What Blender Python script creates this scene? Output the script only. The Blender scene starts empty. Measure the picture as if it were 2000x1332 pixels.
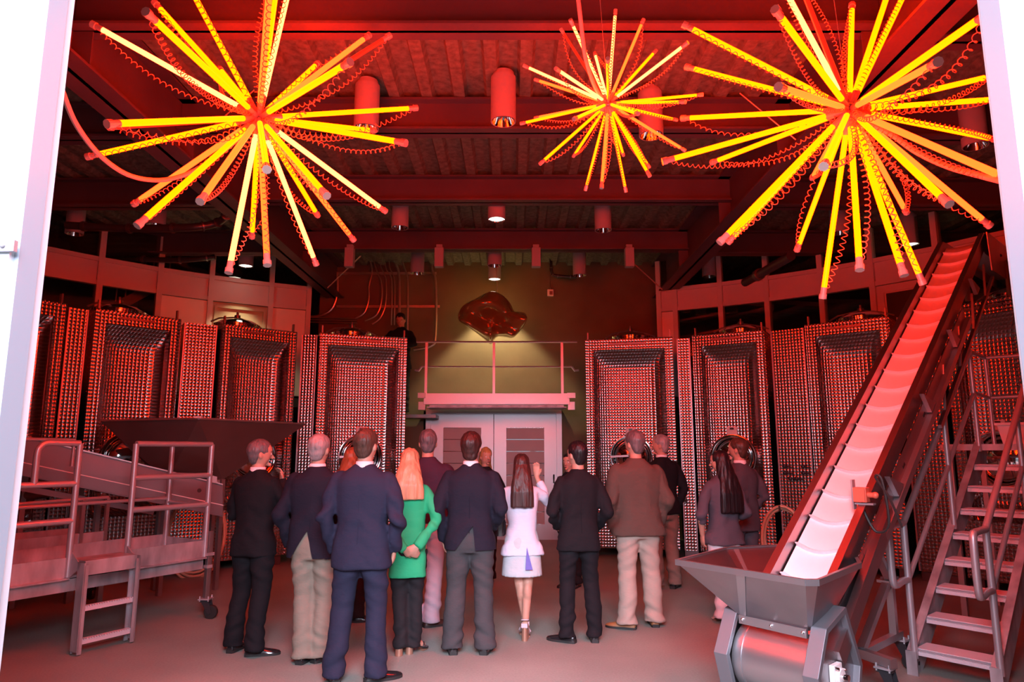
import bpy, bmesh, math, random
from mathutils import Vector, Matrix, noise
random.seed(7)
PI = math.pi
V = Vector
scene = bpy.context.scene
COL = scene.collection

# ------------------------------------------------------------------ camera, light, exposure
F, PITCH, EYE = 1333.0, math.radians(9.1), 1.65
cam_d = bpy.data.cameras.new('camera'); cam = bpy.data.objects.new('camera', cam_d); COL.objects.link(cam)
cam_d.sensor_width = 36.0; cam_d.lens = 36.0 * F / 2000.0
cam_d.clip_start = 0.05; cam_d.clip_end = 100
cam.location = (0, 0, EYE); cam.rotation_euler = (math.radians(90) + PITCH, 0, 0)
scene.camera = cam
scene.view_settings.view_transform = 'Standard'
scene.view_settings.look = 'None'
scene.view_settings.gamma = 1.0
scene.view_settings.use_curve_mapping = False
scene.view_settings.exposure = 0.0
w = bpy.data.worlds.new('daylight'); scene.world = w; w.use_nodes = True
bg = w.node_tree.nodes['Background']; bg.inputs[0].default_value = (0.72, 0.84, 1.0, 1); bg.inputs[1].default_value = 0.55
def area_light(name, loc, rot, sx, sy, power, color):
    d = bpy.data.lights.new(name, 'AREA'); d.shape = 'RECTANGLE'; d.size = sx; d.size_y = sy
    d.energy = power; d.color = color
    o = bpy.data.objects.new(name, d); COL.objects.link(o); o.location = loc; o.rotation_euler = rot
    return o
# daylight of the open yard behind the photographer, seen through the doorway
dl_ = area_light('daylight', (-0.1, -1.3, 4.2), (math.radians(54), 0, 0), 3.6, 3.4, 860, (0.85, 0.83, 1.0))
dl_.data.spread = math.radians(125)

# ------------------------------------------------------------------ projection helpers (pixel of the 2000x1332 frame -> point)
CP, SP = math.cos(PITCH), math.sin(PITCH)
def ray(x, y):
    u = 666 - y
    return V((x - 1000, F * CP - u * SP, u * CP + F * SP))
def atZ(x, y, z):
    d = ray(x, y); return V((0, 0, EYE)) + d * ((z - EYE) / d.z)
def atY(x, y, Y):
    d = ray(x, y); return V((0, 0, EYE)) + d * (Y / d.y)
def atD(x, y, D):            # D = depth along the lens axis
    return V((0, 0, EYE)) + ray(x, y) * (D / F)

# ------------------------------------------------------------------ materials
MATS = {}
def mat(name, color, rough=0.5, metal=0.0, bump=0.0, bscale=20.0, var=0.0, vscale=3.0, emit=None, estr=0.0, stretch=None, spec=0.5, coat=0.0):
    if name in MATS: return MATS[name]
    m = bpy.data.materials.new(name); m.use_nodes = True
    nt = m.node_tree; b = nt.nodes['Principled BSDF']
    b.inputs['Base Color'].default_value = (*color, 1); b.inputs['Roughness'].default_value = rough
    b.inputs['Metallic'].default_value = metal
    b.inputs['Specular IOR Level'].default_value = spec
    if coat: b.inputs['Coat Weight'].default_value = coat
    if emit:
        b.inputs['Emission Color'].default_value = (*emit, 1); b.inputs['Emission Strength'].default_value = estr
    if bump or var:
        tc = nt.nodes.new('ShaderNodeTexCoord'); mp = nt.nodes.new('ShaderNodeMapping')
        nt.links.new(tc.outputs['Object'], mp.inputs['Vector'])
        if stretch: mp.inputs['Scale'].default_value = stretch
    if var:
        n = nt.nodes.new('ShaderNodeTexNoise'); n.inputs['Scale'].default_value = vscale; n.inputs['Detail'].default_value = 6
        nt.links.new(mp.outputs[0], n.inputs['Vector'])
        r = nt.nodes.new('ShaderNodeValToRGB')
        r.color_ramp.elements[0].position = 0.3; r.color_ramp.elements[1].position = 0.7
        r.color_ramp.elements[0].color = (*[c * (1 - var) for c in color], 1)
        r.color_ramp.elements[1].color = (*[min(1, c * (1 + var)) for c in color], 1)
        nt.links.new(n.outputs['Fac'], r.inputs[0]); nt.links.new(r.outputs[0], b.inputs['Base Color'])
    if bump:
        n2 = nt.nodes.new('ShaderNodeTexNoise'); n2.inputs['Scale'].default_value = bscale; n2.inputs['Detail'].default_value = 5
        nt.links.new(mp.outputs[0], n2.inputs['Vector'])
        bp = nt.nodes.new('ShaderNodeBump'); bp.inputs['Strength'].default_value = bump; bp.inputs['Distance'].default_value = 0.01
        nt.links.new(n2.outputs['Fac'], bp.inputs['Height']); nt.links.new(bp.outputs[0], b.inputs['Normal'])
    MATS[name] = m
    return m

def dimple_mat(name, color, rough, period=0.046, dist=0.010):
    m = bpy.data.materials.new(name); m.use_nodes = True; nt = m.node_tree; b = nt.nodes['Principled BSDF']
    b.inputs['Base Color'].default_value = (*color, 1); b.inputs['Metallic'].default_value = 1.0; b.inputs['Roughness'].default_value = rough
    tc = nt.nodes.new('ShaderNodeTexCoord'); sp = nt.nodes.new('ShaderNodeSeparateXYZ'); nt.links.new(tc.outputs['Object'], sp.inputs[0])
    def math_(op, a, bb=None):
        n = nt.nodes.new('ShaderNodeMath'); n.operation = op
        for i, v in enumerate((a, bb)):
            if v is None: continue
            if isinstance(v, (int, float)): n.inputs[i].default_value = v
            else: nt.links.new(v, n.inputs[i])
        return n.outputs[0]
    xy = math_('ADD', sp.outputs[0], sp.outputs[1])
    k = PI / period
    a = math_('ABSOLUTE', math_('SINE', math_('MULTIPLY', xy, k)))
    c = math_('ABSOLUTE', math_('SINE', math_('MULTIPLY', sp.outputs[2], k)))
    h = math_('MULTIPLY', math_('POWER', a, 0.7), math_('POWER', c, 0.7))
    bp = nt.nodes.new('ShaderNodeBump'); bp.inputs['Strength'].default_value = 0.45; bp.inputs['Distance'].default_value = dist
    nt.links.new(h, bp.inputs['Height']); nt.links.new(bp.outputs[0], b.inputs['Normal'])
    r = math_('ADD', rough, math_('MULTIPLY', h, -0.05)); nt.links.new(r, b.inputs['Roughness'])
    MATS[name] = m; return m

M_DIM = dimple_mat('dimpled_stainless', (0.46, 0.42, 0.42), 0.24)
M_STEEL = mat('brushed_stainless', (0.46, 0.45, 0.47), 0.40, 0.9, bump=0.08, bscale=40, stretch=(1, 1, 12))
M_STEEL2 = mat('satin_sheet_steel', (0.36, 0.34, 0.36), 0.40, 1.0, var=0.12, vscale=2.5)
M_TUBE = mat('satin_tube_steel', (0.55, 0.53, 0.57), 0.38, 0.6)
M_FSTEEL = mat('frame_steel', (0.21, 0.215, 0.24), 0.55, 0.6, bump=.05, bscale=60, stretch=(1, 1, 10))
M_CHROME = mat('polished_steel', (0.8, 0.8, 0.8), 0.06, 1.0)
M_GALV = mat('stained_aluminium', (0.46, 0.44, 0.47), 0.5, 0.45, var=0.35, vscale=7, stretch=(1, 1, 0.35), bump=0.1, bscale=50)
M_TREAD = mat('ribbed_tread', (0.72, 0.68, 0.74), 0.6, 0.15, bump=0.5, bscale=160)
M_DARKST = mat('dark_steel', (0.22, 0.20, 0.21), 0.4, 0.9)
M_BLACK = mat('black_rubber', (0.02, 0.02, 0.02), 0.55)
M_BLACKPL = mat('black_plastic', (0.03, 0.03, 0.035), 0.35)
M_WHEEL = mat('grey_wheel', (0.30, 0.30, 0.33), 0.45)
M_WHITEPL = mat('white_plastic', (0.85, 0.84, 0.84), 0.35)
M_BELT = mat('white_belt', (0.88, 0.84, 0.86), 0.35, var=0.02)
M_CLEAT = mat('belt_cleat', (0.86, 0.84, 0.88), 0.4)
M_REDBOX = mat('red_switch_box', (0.75, 0.16, 0.10), 0.4)
M_LAMP = mat('painted_lamp_housing', (0.40, 0.40, 0.44), 0.45)
M_BEAM = mat('painted_beam', (0.10, 0.065, 0.085), 0.5, var=0.15, vscale=2, bump=0.12, bscale=25)
M_DECK = mat('sprayed_metal_deck', (0.20, 0.17, 0.13), 0.95, bump=1.0, bscale=28, var=0.35, vscale=14)
M_WALL = mat('olive_concrete', (0.165, 0.120, 0.072), 0.75, var=0.14, vscale=1.6, bump=0.15, bscale=12)
M_OUTER = mat('dark_outer_wall', (0.06, 0.055, 0.055), 0.9)
M_FRAME = mat('painted_window_frame', (0.66, 0.58, 0.58), 0.45)
M_PANEL = mat('pale_wall_panel', (0.92, 0.84, 0.80), 0.45)
M_DOORP = mat('beige_door', (0.50, 0.44, 0.33), 0.55)
M_POST = mat('white_door_paint', (0.55, 0.59, 0.63), 0.35)
M_BOARD = mat('pinkish_door_board', (0.42, 0.33, 0.33), 0.42, var=0.06, vscale=2)
M_HOSE = mat('tan_hose', (0.72, 0.48, 0.32), 0.5)
M_CABLE = mat('pink_cable', (0.90, 0.50, 0.45), 0.4)
M_CORD = mat('coiled_cord', (0.90, 0.30, 0.18), 0.35)
M_CAP = mat('clear_end_cap', (0.75, 0.55, 0.52), 0.15, 0.2, coat=0.6)
M_HUB = mat('hub_metal', (0.6, 0.5, 0.5), 0.25, 1.0)
M_SCULPT = mat('dark_bronze_resin', (0.34, 0.25, 0.09), 0.10, 0.45, coat=1.0)
M_COND = mat('conduit', (0.72, 0.62, 0.58), 0.28, 0.85)
M_OUTDOORW = mat('stairwell_wall', (0.22, 0.24, 0.24), 0.8)
M_PAPER = mat('paper_label', (0.80, 0.72, 0.72), 0.7)
M_CLEARB = mat('translucent_bin', (0.75, 0.70, 0.72), 0.4)
M_NEON = [mat('neon_yellow', (0, 0, 0), 0.3, emit=(1.0, 0.0172, 0.0), estr=49.0),
          mat('neon_orange', (0, 0, 0), 0.3, emit=(1.0, 0.0095, 0.001), estr=42.0),
          mat('neon_pale', (0, 0, 0), 0.3, emit=(1.0, 0.028, 0.007), estr=54.0),
          mat('neon_dim', (0.3, 0.05, 0.03), 0.3, emit=(1.0, 0.03, 0.01), estr=0.6)]
M_GLOW = mat('lamp_glow', (0, 0, 0), 0.5, emit=(1.0, 0.86, 0.68), estr=7.0)

def glass_mat():
    m = bpy.data.materials.new('window_glass'); m.use_nodes = True; nt = m.node_tree
    nt.nodes.clear()
    out = nt.nodes.new('ShaderNodeOutputMaterial'); mx = nt.nodes.new('ShaderNodeMixShader')
    t = nt.nodes.new('ShaderNodeBsdfTransparent'); t.inputs[0].default_value = (0.80, 0.86, 0.84, 1)
    g = nt.nodes.new('ShaderNodeBsdfGlossy'); g.inputs['Roughness'].default_value = 0.03
    mx.inputs[0].default_value = 0.10
    nt.links.new(t.outputs[0], mx.inputs[1]); nt.links.new(g.outputs[0], mx.inputs[2]); nt.links.new(mx.outputs[0], out.inputs[0])
    return m
M_GLASS = glass_mat()

def floor_mat():
    m = bpy.data.materials.new('sealed_concrete_floor'); m.use_nodes = True; nt = m.node_tree; b = nt.nodes['Principled BSDF']
    tc = nt.nodes.new('ShaderNodeTexCoord')
    n1 = nt.nodes.new('ShaderNodeTexNoise'); n1.inputs['Scale'].default_value = 0.7; n1.inputs['Detail'].default_value = 5
    n2 = nt.nodes.new('ShaderNodeTexNoise'); n2.inputs['Scale'].default_value = 60; n2.inputs['Detail'].default_value = 4
    for n in (n1, n2): nt.links.new(tc.outputs['Object'], n.inputs['Vector'])
    r = nt.nodes.new('ShaderNodeValToRGB'); r.color_ramp.elements[0].position = .35; r.color_ramp.elements[1].position = .65
    r.color_ramp.elements[0].color = (0.27, 0.30, 0.27, 1); r.color_ramp.elements[1].color = (0.36, 0.39, 0.35, 1)
    nt.links.new(n1.outputs['Fac'], r.inputs[0])
    mx = nt.nodes.new('ShaderNodeMixRGB'); mx.blend_type = 'MULTIPLY'; mx.inputs[0].default_value = 0.35
    nt.links.new(r.outputs[0], mx.inputs[1]); nt.links.new(n2.outputs['Fac'], mx.inputs[2]); nt.links.new(mx.outputs[0], b.inputs['Base Color'])
    b.inputs['Roughness'].default_value = 0.55
    bp = nt.nodes.new('ShaderNodeBump'); bp.inputs['Strength'].default_value = 0.25; bp.inputs['Distance'].default_value = 0.004
    nt.links.new(n2.outputs['Fac'], bp.inputs['Height']); nt.links.new(bp.outputs[0], b.inputs['Normal'])
    return m
M_FLOOR = floor_mat()

# ------------------------------------------------------------------ mesh builder
class MB:
    def __init__(s): s.v = []; s.f = []
    def add(s, vs, fs):
        n = len(s.v); s.v += [V(p) for p in vs]; s.f += [[i + n for i in f] for f in fs]; return s
    def box(s, c, size, rot=None):
        hx, hy, hz = size[0] / 2, size[1] / 2, size[2] / 2
        vs = [V((x, y, z)) for x in (-hx, hx) for y in (-hy, hy) for z in (-hz, hz)]
        if rot is not None: vs = [rot @ p for p in vs]
        c = V(c); vs = [p + c for p in vs]
        return s.add(vs, [(0, 1, 3, 2), (4, 6, 7, 5), (0, 4, 5, 1), (2, 3, 7, 6), (0, 2, 6, 4), (1, 5, 7, 3)])
    def obox(s, c, ax, ay, az, sx, sy, sz):           # oriented box from three unit axes
        c = V(c); ax, ay, az = V(ax) * sx / 2, V(ay) * sy / 2, V(az) * sz / 2
        vs = [c + ax * i + ay * j + az * k for i in (-1, 1) for j in (-1, 1) for k in (-1, 1)]
        return s.add(vs, [(0, 1, 3, 2), (4, 6, 7, 5), (0, 4, 5, 1), (2, 3, 7, 6), (0, 2, 6, 4), (1, 5, 7, 3)])
    def bar(s, a, b, wd, ht, up=(0, 0, 1)):           # rectangular bar from a to b
        a, b = V(a), V(b); d = (b - a); L = d.length; d.normalize()
        up = V(up)
        sd = d.cross(up)
        if sd.length < 1e-4: sd = d.cross(V((1, 0, 0)))
        sd.normalize(); u = sd.cross(d).normalized()
        return s.obox((a + b) / 2, sd, d, u, wd, L, ht)
    def rings(s, rings, cap=True, closed=True):
        n = len(rings[0]); vs = [p for r in rings for p in r]; fs = []
        for i in range(len(rings) - 1):
            for j in range(n if closed else n - 1):
                k = (j + 1) % n
                fs.append((i * n + j, i * n + k, (i + 1) * n + k, (i + 1) * n + j))
        if cap and closed:
            fs.append(tuple(range(n))[::-1]); fs.append(tuple(range((len(rings) - 1) * n, len(rings) * n)))
        return s.add(vs, fs)
    def tube(s, pts, r, n=8, cap=True, ref=None, flat=1.0):
        pts = [V(p) for p in pts]
        rr = r if isinstance(r, (list, tuple)) else [r] * len(pts)
        t0 = (pts[1] - pts[0]).normalized()
        u = V(ref) if ref is not None else (V((0, 0, 1)) if abs(t0.z) < 0.9 else V((1, 0, 0)))
        rings = []
        for i, p in enumerate(pts):
            if i == 0: t = pts[1] - pts[0]
            elif i == len(pts) - 1: t = pts[-1] - pts[-2]
            else: t = (pts[i + 1] - p).normalized() + (p - pts[i - 1]).normalized()
            if t.length < 1e-6: t = pts[i] - pts[i - 1]
            t.normalize()
            a = t.cross(u)
            if a.length < 1e-4: a = t.cross(V((0, 1, 0.1)))
            a.normalize(); b = a.cross(t).normalized(); u = b
            rings.append([p + (a * math.cos(q) + b * math.sin(q) * flat) * rr[i] for q in [2 * PI * k / n for k in range(n)]])
        return s.rings(rings, cap)
    def lathe(s, c, prof, n=24, axis='z', rot=None):
        c = V(c); rings = []
        for r, h in prof:
            ring = []
            for k in range(n):
                q = 2 * PI * k / n; p = V((r * math.cos(q), r * math.sin(q), h))
                if axis == 'y': p = V((p.x, p.z, p.y))
                if axis == 'x': p = V((p.z, p.x, p.y))
                if rot is not None: p = rot @ p
                ring.append(p + c)
            rings.append(ring)
        return s.rings(rings, True)
    def ball(s, c, r, n=12, m=8, rot=None):
        rx, ry, rz = (r, r, r) if isinstance(r, (int, float)) else r
        c = V(c); rings = []
        for i in range(1, m):
            a = PI * i / m
            ring = [V((rx * math.sin(a) * math.cos(2 * PI * k / n), ry * math.sin(a) * math.sin(2 * PI * k / n), -rz * math.cos(a))) for k in range(n)]
            if rot is not None: ring = [rot @ p for p in ring]
            rings.append([p + c for p in ring])
        b = V((0, 0, -rz)); t = V((0, 0, rz))
        if rot is not None: b, t = rot @ b, rot @ t
        k0 = len(s.v); s.rings(rings, False)
        nb = len(s.v); s.v += [b + c, t + c]
        for k in range(n):
            s.f.append([k0 + (k + 1) % n, k0 + k, nb]); s.f.append([k0 + (m - 2) * n + k, k0 + (m - 2) * n + (k + 1) % n, nb + 1])
        return s
    def prism(s, poly, d):                            # polygon of 3D points extruded by the vector d
        n = len(poly); poly = [V(p) for p in poly]; d = V(d)
        return s.add(poly + [p + d for p in poly], [tuple(range(n))[::-1], tuple(range(n, 2 * n))] + [(i, (i + 1) % n, n + (i + 1) % n, n + i) for i in range(n)])
    def torus(s, c, R, r, ax=(0, 0, 1), n=28, m=8):
        c = V(c); ax = V(ax).normalized(); a = ax.orthogonal().normalized(); b = ax.cross(a)
        vs = []; fs = []
        for i in range(n):
            q = 2 * PI * i / n; d = a * math.cos(q) + b * math.sin(q)
            for j in range(m):
                t = 2 * PI * j / m; vs.append(c + d * (R + r * math.cos(t)) + ax * r * math.sin(t))
        for i in range(n):
            for j in range(m):
                fs.append((i * m + j, ((i + 1) % n) * m + j, ((i + 1) % n) * m + (j + 1) % m, i * m + (j + 1) % m))
        return s.add(vs, fs)
    def mesh(s, name, m, smooth=None, off=None):
        me = bpy.data.meshes.new(name)
        vs = s.v if off is None else [p - off for p in s.v]
        me.from_pydata([tuple(p) for p in vs], [], s.f); me.update()
        bm = bmesh.new(); bm.from_mesh(me); bmesh.ops.recalc_face_normals(bm, faces=bm.faces); bm.to_mesh(me); bm.free()
        if m is not None: me.materials.append(m)
        if smooth is not None:
            me.shade_smooth() if smooth >= 180 else smooth_by_angle(me, smooth)
        return me
def smooth_by_angle(me, deg):
    me.shade_smooth()
    me.set_sharp_from_angle(angle=math.radians(deg))
def link(name, me, parent=None):
    o = bpy.data.objects.new(name, me); COL.objects.link(o)
    if parent is not None: o.parent = parent
    return o
def tag(o, label, cat, group=None):
    o['label'] = label; o['category'] = cat
    if group: o['group'] = group
    return o
def thing(name, label, cat, loc=(0, 0, 0), rotz=0.0, group=None):
    o = bpy.data.objects.new(name, None); COL.objects.link(o); o.location = loc; o.rotation_euler = (0, 0, rotz)
    o.empty_display_size = 0.1
    return tag(o, label, cat, group)
def part(name, mb, m, parent, smooth=40, world=False, label=None, bevel=0.0):
    """a part in the parent's own frame; with world=True the builder holds world coordinates"""
    off = None
    if world:
        off = V(parent.location) if parent.parent is None else V(parent.parent.location)
    o = link(name, mb.mesh(name, m, smooth, off), parent)
    if label: o['label'] = label
    if bevel:
        b = o.modifiers.new('bevel', 'BEVEL'); b.width = bevel; b.segments = 2; b.limit_method = 'ANGLE'
    return o
def solo(name, mb, m, label, cat, loc=None, smooth=40, group=None):
    loc = V(loc) if loc is not None else V((0, 0, 0))
    o = link(name, mb.mesh(name, m, smooth, loc)); o.location = loc
    return tag(o, label, cat, group)
def struct(name, mb, m, smooth=40, parent=None):
    o = link(name, mb.mesh(name, m, smooth), parent)
    if parent is None: o['kind'] = 'structure'
    return o
def dup(root, loc, rotz=None, label=None):
    r = root.copy(); COL.objects.link(r); r.location = loc
    if rotz is not None: r.rotation_euler = (0, 0, rotz)
    if label: r['label'] = label
    for ch in list(root.children):
        c = ch.copy(); COL.objects.link(c); c.parent = r
        for g in list(ch.children):
            d = g.copy(); COL.objects.link(d); d.parent = c
    return r

# ------------------------------------------------------------------ the setting
CX, CY = -0.33, 4.84                                   # centre of the ring of tanks
def circ(ang, R, z=0.0):
    a = math.radians(ang); return V((CX + R * math.sin(a), CY + R * math.cos(a), z))
struct('floor', MB().add([(-11, -6, 0), (11, -6, 0), (11, 15, 0), (-11, 15, 0)], [(0, 1, 2, 3)]), M_FLOOR)
# corrugated deck ceiling, ribs running away from the door
m = MB(); prof = []; x = -11.0
while x < 11.0:
    prof += [(x, 5.36), (x + 0.17, 5.36), (x + 0.20, 5.29), (x + 0.31, 5.29)]; x += 0.34
prof.append((11.2, 5.36))
n = len(prof)
ys = [1.5 + 0.75 * i for i in range(19)]
m.add([(px, y, pz + 0.006 * math.sin(px * 37 + y * 23)) for y in ys for px, pz in prof],
      [(j * n + i, j * n + i + 1, (j + 1) * n + i + 1, (j + 1) * n + i) for j in range(18) for i in range(n - 1)])
struct('ceiling', m, M_DECK, None)
struct('roof', MB().box((0, 8.2, 5.55), (22.4, 13.6, 0.2)), M_OUTER)
struct('wall_left', MB().box((-11.1, 8.2, 2.75), (0.2, 13.6, 5.5)), M_OUTER)
struct('wall_right', MB().box((11.1, 8.2, 2.75), (0.2, 13.6, 5.5)), M_OUTER)
struct('wall_back', MB().box((0, 15.1, 2.75), (22.4, 0.2, 5.5)), M_OUTER)
# front wall with the doorway we look through; unseen header lowered to shade the tanks
fw = MB(); fw.box((-6.2, 1.75, 2.75), (9.6, 0.2, 5.5)); fw.box((6.25, 1.75, 2.75), (9.5, 0.2, 5.5)); fw.box((0.05, 1.85, 4.33), (2.95, 0.2, 2.36))
struct('wall_front', fw, M_OUTER)
# sliding door leaves standing open at both edges of the view
def leaf(name, x0, x1, s):
    m = MB(); m.box(((x0 + x1) / 2, 1.56, 2.4), (abs(x1 - x0), 0.12, 4.78)); o = struct(name, m, M_POST)
    return o
dl = leaf('door_1', -1.80, -1.142, 1)
struct('door_edge', MB().box((-1.150, 1.548, 2.4), (0.038, 0.066, 4.78)), mat('pale_blue_edge', (0.26, 0.31, 0.36), 0.35), parent=dl)
struct('door_latch', MB().box((-1.155, 1.494, 2.107), (0.06, 0.012, 0.026)).ball((-1.15, 1.486, 2.107), 0.006), M_GALV, parent=dl)
dr = leaf('door_2', 1.215, 1.80, 1)
struct('door_edge', MB().box((1.212, 1.548, 2.4), (0.044, 0.066, 4.78)), mat('pale_blue_edge', (0.26, 0.31, 0.36), 0.35), parent=dr)
# far wall with the double door
wl = MB(); Y = 13.2
wl.box((-2.75, Y + .1, 2.7), (2.1, 0.2, 5.4)); wl.box((2.05, Y + .1, 2.7), (2.3, 0.2, 5.4)); wl.box((-.4, Y + .1, 3.9), (2.6, 0.2, 3.0))
fwall = struct('wall_far', wl, M_WALL)

# ceiling steel: two girders running away from us and cross beams between and beyond them
def ibeam(name, a, b, h, fl, wb=0.03):
    m = MB(); a, b = V(a), V(b); m.bar(a + V((0, 0, 0.012)), b + V((0, 0, 0.012)), fl, 0.024)
    m.bar(a + V((0, 0, h / 2)), b + V((0, 0, h / 2)), wb, h); m.bar(a + V((0, 0, h - 0.012)), b + V((0, 0, h - 0.012)), fl, 0.024)
    return struct(name, m, M_BEAM)
GX = (-3.5, 2.95)
for gx in GX: ibeam('ceiling_girder', (gx, 1.9, 4.62), (gx, 13.2, 4.62), 0.66, 0.36, 0.04)
for by in (4.96, 6.72, 8.75, 10.98):
    ibeam('ceiling_beam', (GX[0] + .03, by, 4.93), (GX[1] - .03, by, 4.93), 0.35, 0.22)
    ibeam('ceiling_beam', (-10.9, by + .1, 4.90), (GX[0] - .03, by + .1, 4.90), 0.38, 0.22)
    ibeam('ceiling_beam', (GX[1] + .03, by + .1, 4.90), (10.9, by + .1, 4.90), 0.38, 0.22)
    for sx in (-1, 1):                                  # stiffener plates where a beam meets a girder
        for gx in GX: struct('beam_stiffener', MB().box((gx + sx * .1, by, 4.95), (0.16, 0.014, 0.6)), M_BEAM)

# upper-level curved glazing behind the tanks
RG, ZT, ZH, ZB = 8.4, 4.64, 4.26, 2.62
def gaz(x, y=545):
    d = ray(x, y); d = d / d.y; a = d.x ** 2 + 1; b = 2 * (d.x * -CX - CY); c = CX * CX + CY * CY - RG * RG
    Yv = (-b + math.sqrt(b * b - 4 * a * c)) / 2 / a; p = V((0, 0, EYE)) + d * Yv
    return math.degrees(math.atan2(p.x - CX, p.y - CY))
left = [-80, -73, -66.5, -60, gaz(72, 480), gaz(198, 500), gaz(313, 530), gaz(413, 545), gaz(530, 562), gaz(603, 572)]
right = [gaz(1287, 580), gaz(1319, 575), gaz(1407, 560), gaz(1497, 545), gaz(1603, 530), gaz(1702, 510), 53, 59.5, 66, 73, 80]
kinds_l = ['glass'] * 6 + ['panel', 'door', 'panel']
kinds_r = ['panel', 'glass', 'glass', 'glass', 'glass', 'grey', 'glass', 'glass', 'glass', 'glass']
wi = 1
for angs, kinds in ((left, kinds_l), (right, kinds_r)):
    for i, k in enumerate(kinds):
        a, b = circ(angs[i], RG), circ(angs[i + 1], RG)
        d = (b - a).normalized(); nrm = V((-d.y, d.x, 0)); mid = (a + b) / 2; L = (b - a).length
        up = V((0, 0, 1))
        fr = MB()
        for z in (ZT, ZH):
            fr.obox(mid + up * z, d, nrm, up, L, 0.10, 0.07)
        fr.obox(a + up * ((5.2 + ZB) / 2), d, nrm, up, 0.085, 0.14, 5.2 - ZB)
        if i == len(kinds) - 1: fr.obox(b + up * ((5.2 + ZB) / 2), d, nrm, up, 0.085, 0.14, 5.2 - ZB)
        wn = struct('window_%d' % wi, fr, M_FRAME, None); wi += 1
        mm = {'glass': M_GLASS, 'panel': M_PANEL, 'door': M_DOORP, 'grey': M_FRAME}[k]
        th = 0.012 if k == 'glass' else 0.04
        struct('pane' if k == 'glass' else 'panel', MB().obox(mid + up * ((ZH + ZB) / 2 - .02), d, nrm, up, L - 0.09, th, ZH - ZB - 0.05), mm, None, parent=wn)
        struct('header_panel', MB().obox(mid + up * ((ZH + ZT) / 2), d, nrm, up, L - 0.09, 0.03, ZT - ZH - 0.07), M_FRAME, None, parent=wn)
        struct('transom_pane', MB().obox(mid + up * 4.95, d, nrm, up, L - 0.09, 0.012, 0.52), M_GLASS, None, parent=wn)
        if k == 'door':
            jm = MB()
            for s in (-1, 1): jm.obox(mid + d * s * (L / 2 - .10) + up * ((ZH + ZB) / 2 - .06) - nrm * 0.03, d, nrm, up, 0.05, 0.05, ZH - ZB - .1)
            jm.obox(mid + up * (ZH - .12) - nrm * 0.03, d, nrm, up, L - .2, 0.05, 0.05)
            struct('door_jamb', jm, M_DOORP, None, parent=wn)
        if k == 'grey':
            gm = MB()
            for s in (-1, 1): gm.obox(mid + d * s * (L / 2 - .13) + up * 3.5 - nrm * .03, d, nrm, up, 0.06, 0.03, 1.3)
            gm.obox(mid + up * 4.12 - nrm * .03, d, nrm, up, L - .2, 0.03, 0.05)
            struct('door_light_frame', gm, M_FRAME, None, parent=wn)
            struct('door_light', MB().obox(mid + up * 3.45 - nrm * .03, d, nrm, up, L - .38, 0.02, 1.25), M_BLACKPL, None, parent=wn)
# upper floor behind and over the tanks, and the stairwell wall seen through the left glass
fl = MB()
for i in range(24):
    a0, a1 = -90 + 7.5 * i, -90 + 7.5 * (i + 1)
    if -16 < (a0 + a1) / 2 < 16: continue
    fl.add([circ(a0, 8.33, 2.58), circ(a1, 8.33, 2.58), circ(a1, 10.4, 2.58), circ(a0, 10.4, 2.58), circ(a0, 8.33, 2.42), circ(a1, 8.33, 2.42), circ(a1, 10.4, 2.42), circ(a0, 10.4, 2.42)],
           [(0, 1, 2, 3), (7, 6, 5, 4), (0, 4, 5, 1), (3, 2, 6, 7), (1, 5, 6, 2), (0, 3, 7, 4)])
struct('upper_floor', fl, M_OUTER, None)
sw = MB()
for i in range(5):
    a0, a1 = -66 + 5 * i, -61 + 5 * i
    sw.add([circ(a0, 10.2, 2.6), circ(a1, 10.2, 2.6), circ(a1, 10.2, 5.2), circ(a0, 10.2, 5.2)], [(0, 1, 2, 3)])
struct('wall_stairwell', sw, M_OUTDOORW, None)
# stair flight behind the glass
p0, p1 = atY(225, 600, 11.0), atY(330, 545, 11.9)
st = thing('stairwell_flight', 'pale stair flight with thin baluster railing seen through the left upper window', 'stairs', (p0.x, p0.y, p0.z))
d = p1 - p0
part('stringer', MB().bar(p0, p1, 0.05, 0.16), M_FRAME, st, None, True)
part('handrail', MB().tube([p0 + V((0, 0, .55)), p1 + V((0, 0, .55))], 0.02), M_TUBE, st, 40, True)
for i in range(7):
    q = p0 + d * (i / 6); part('baluster', MB().tube([q, q + V((0, 0, .55))], 0.012, 6), M_TUBE, st, 40, True)

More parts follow.
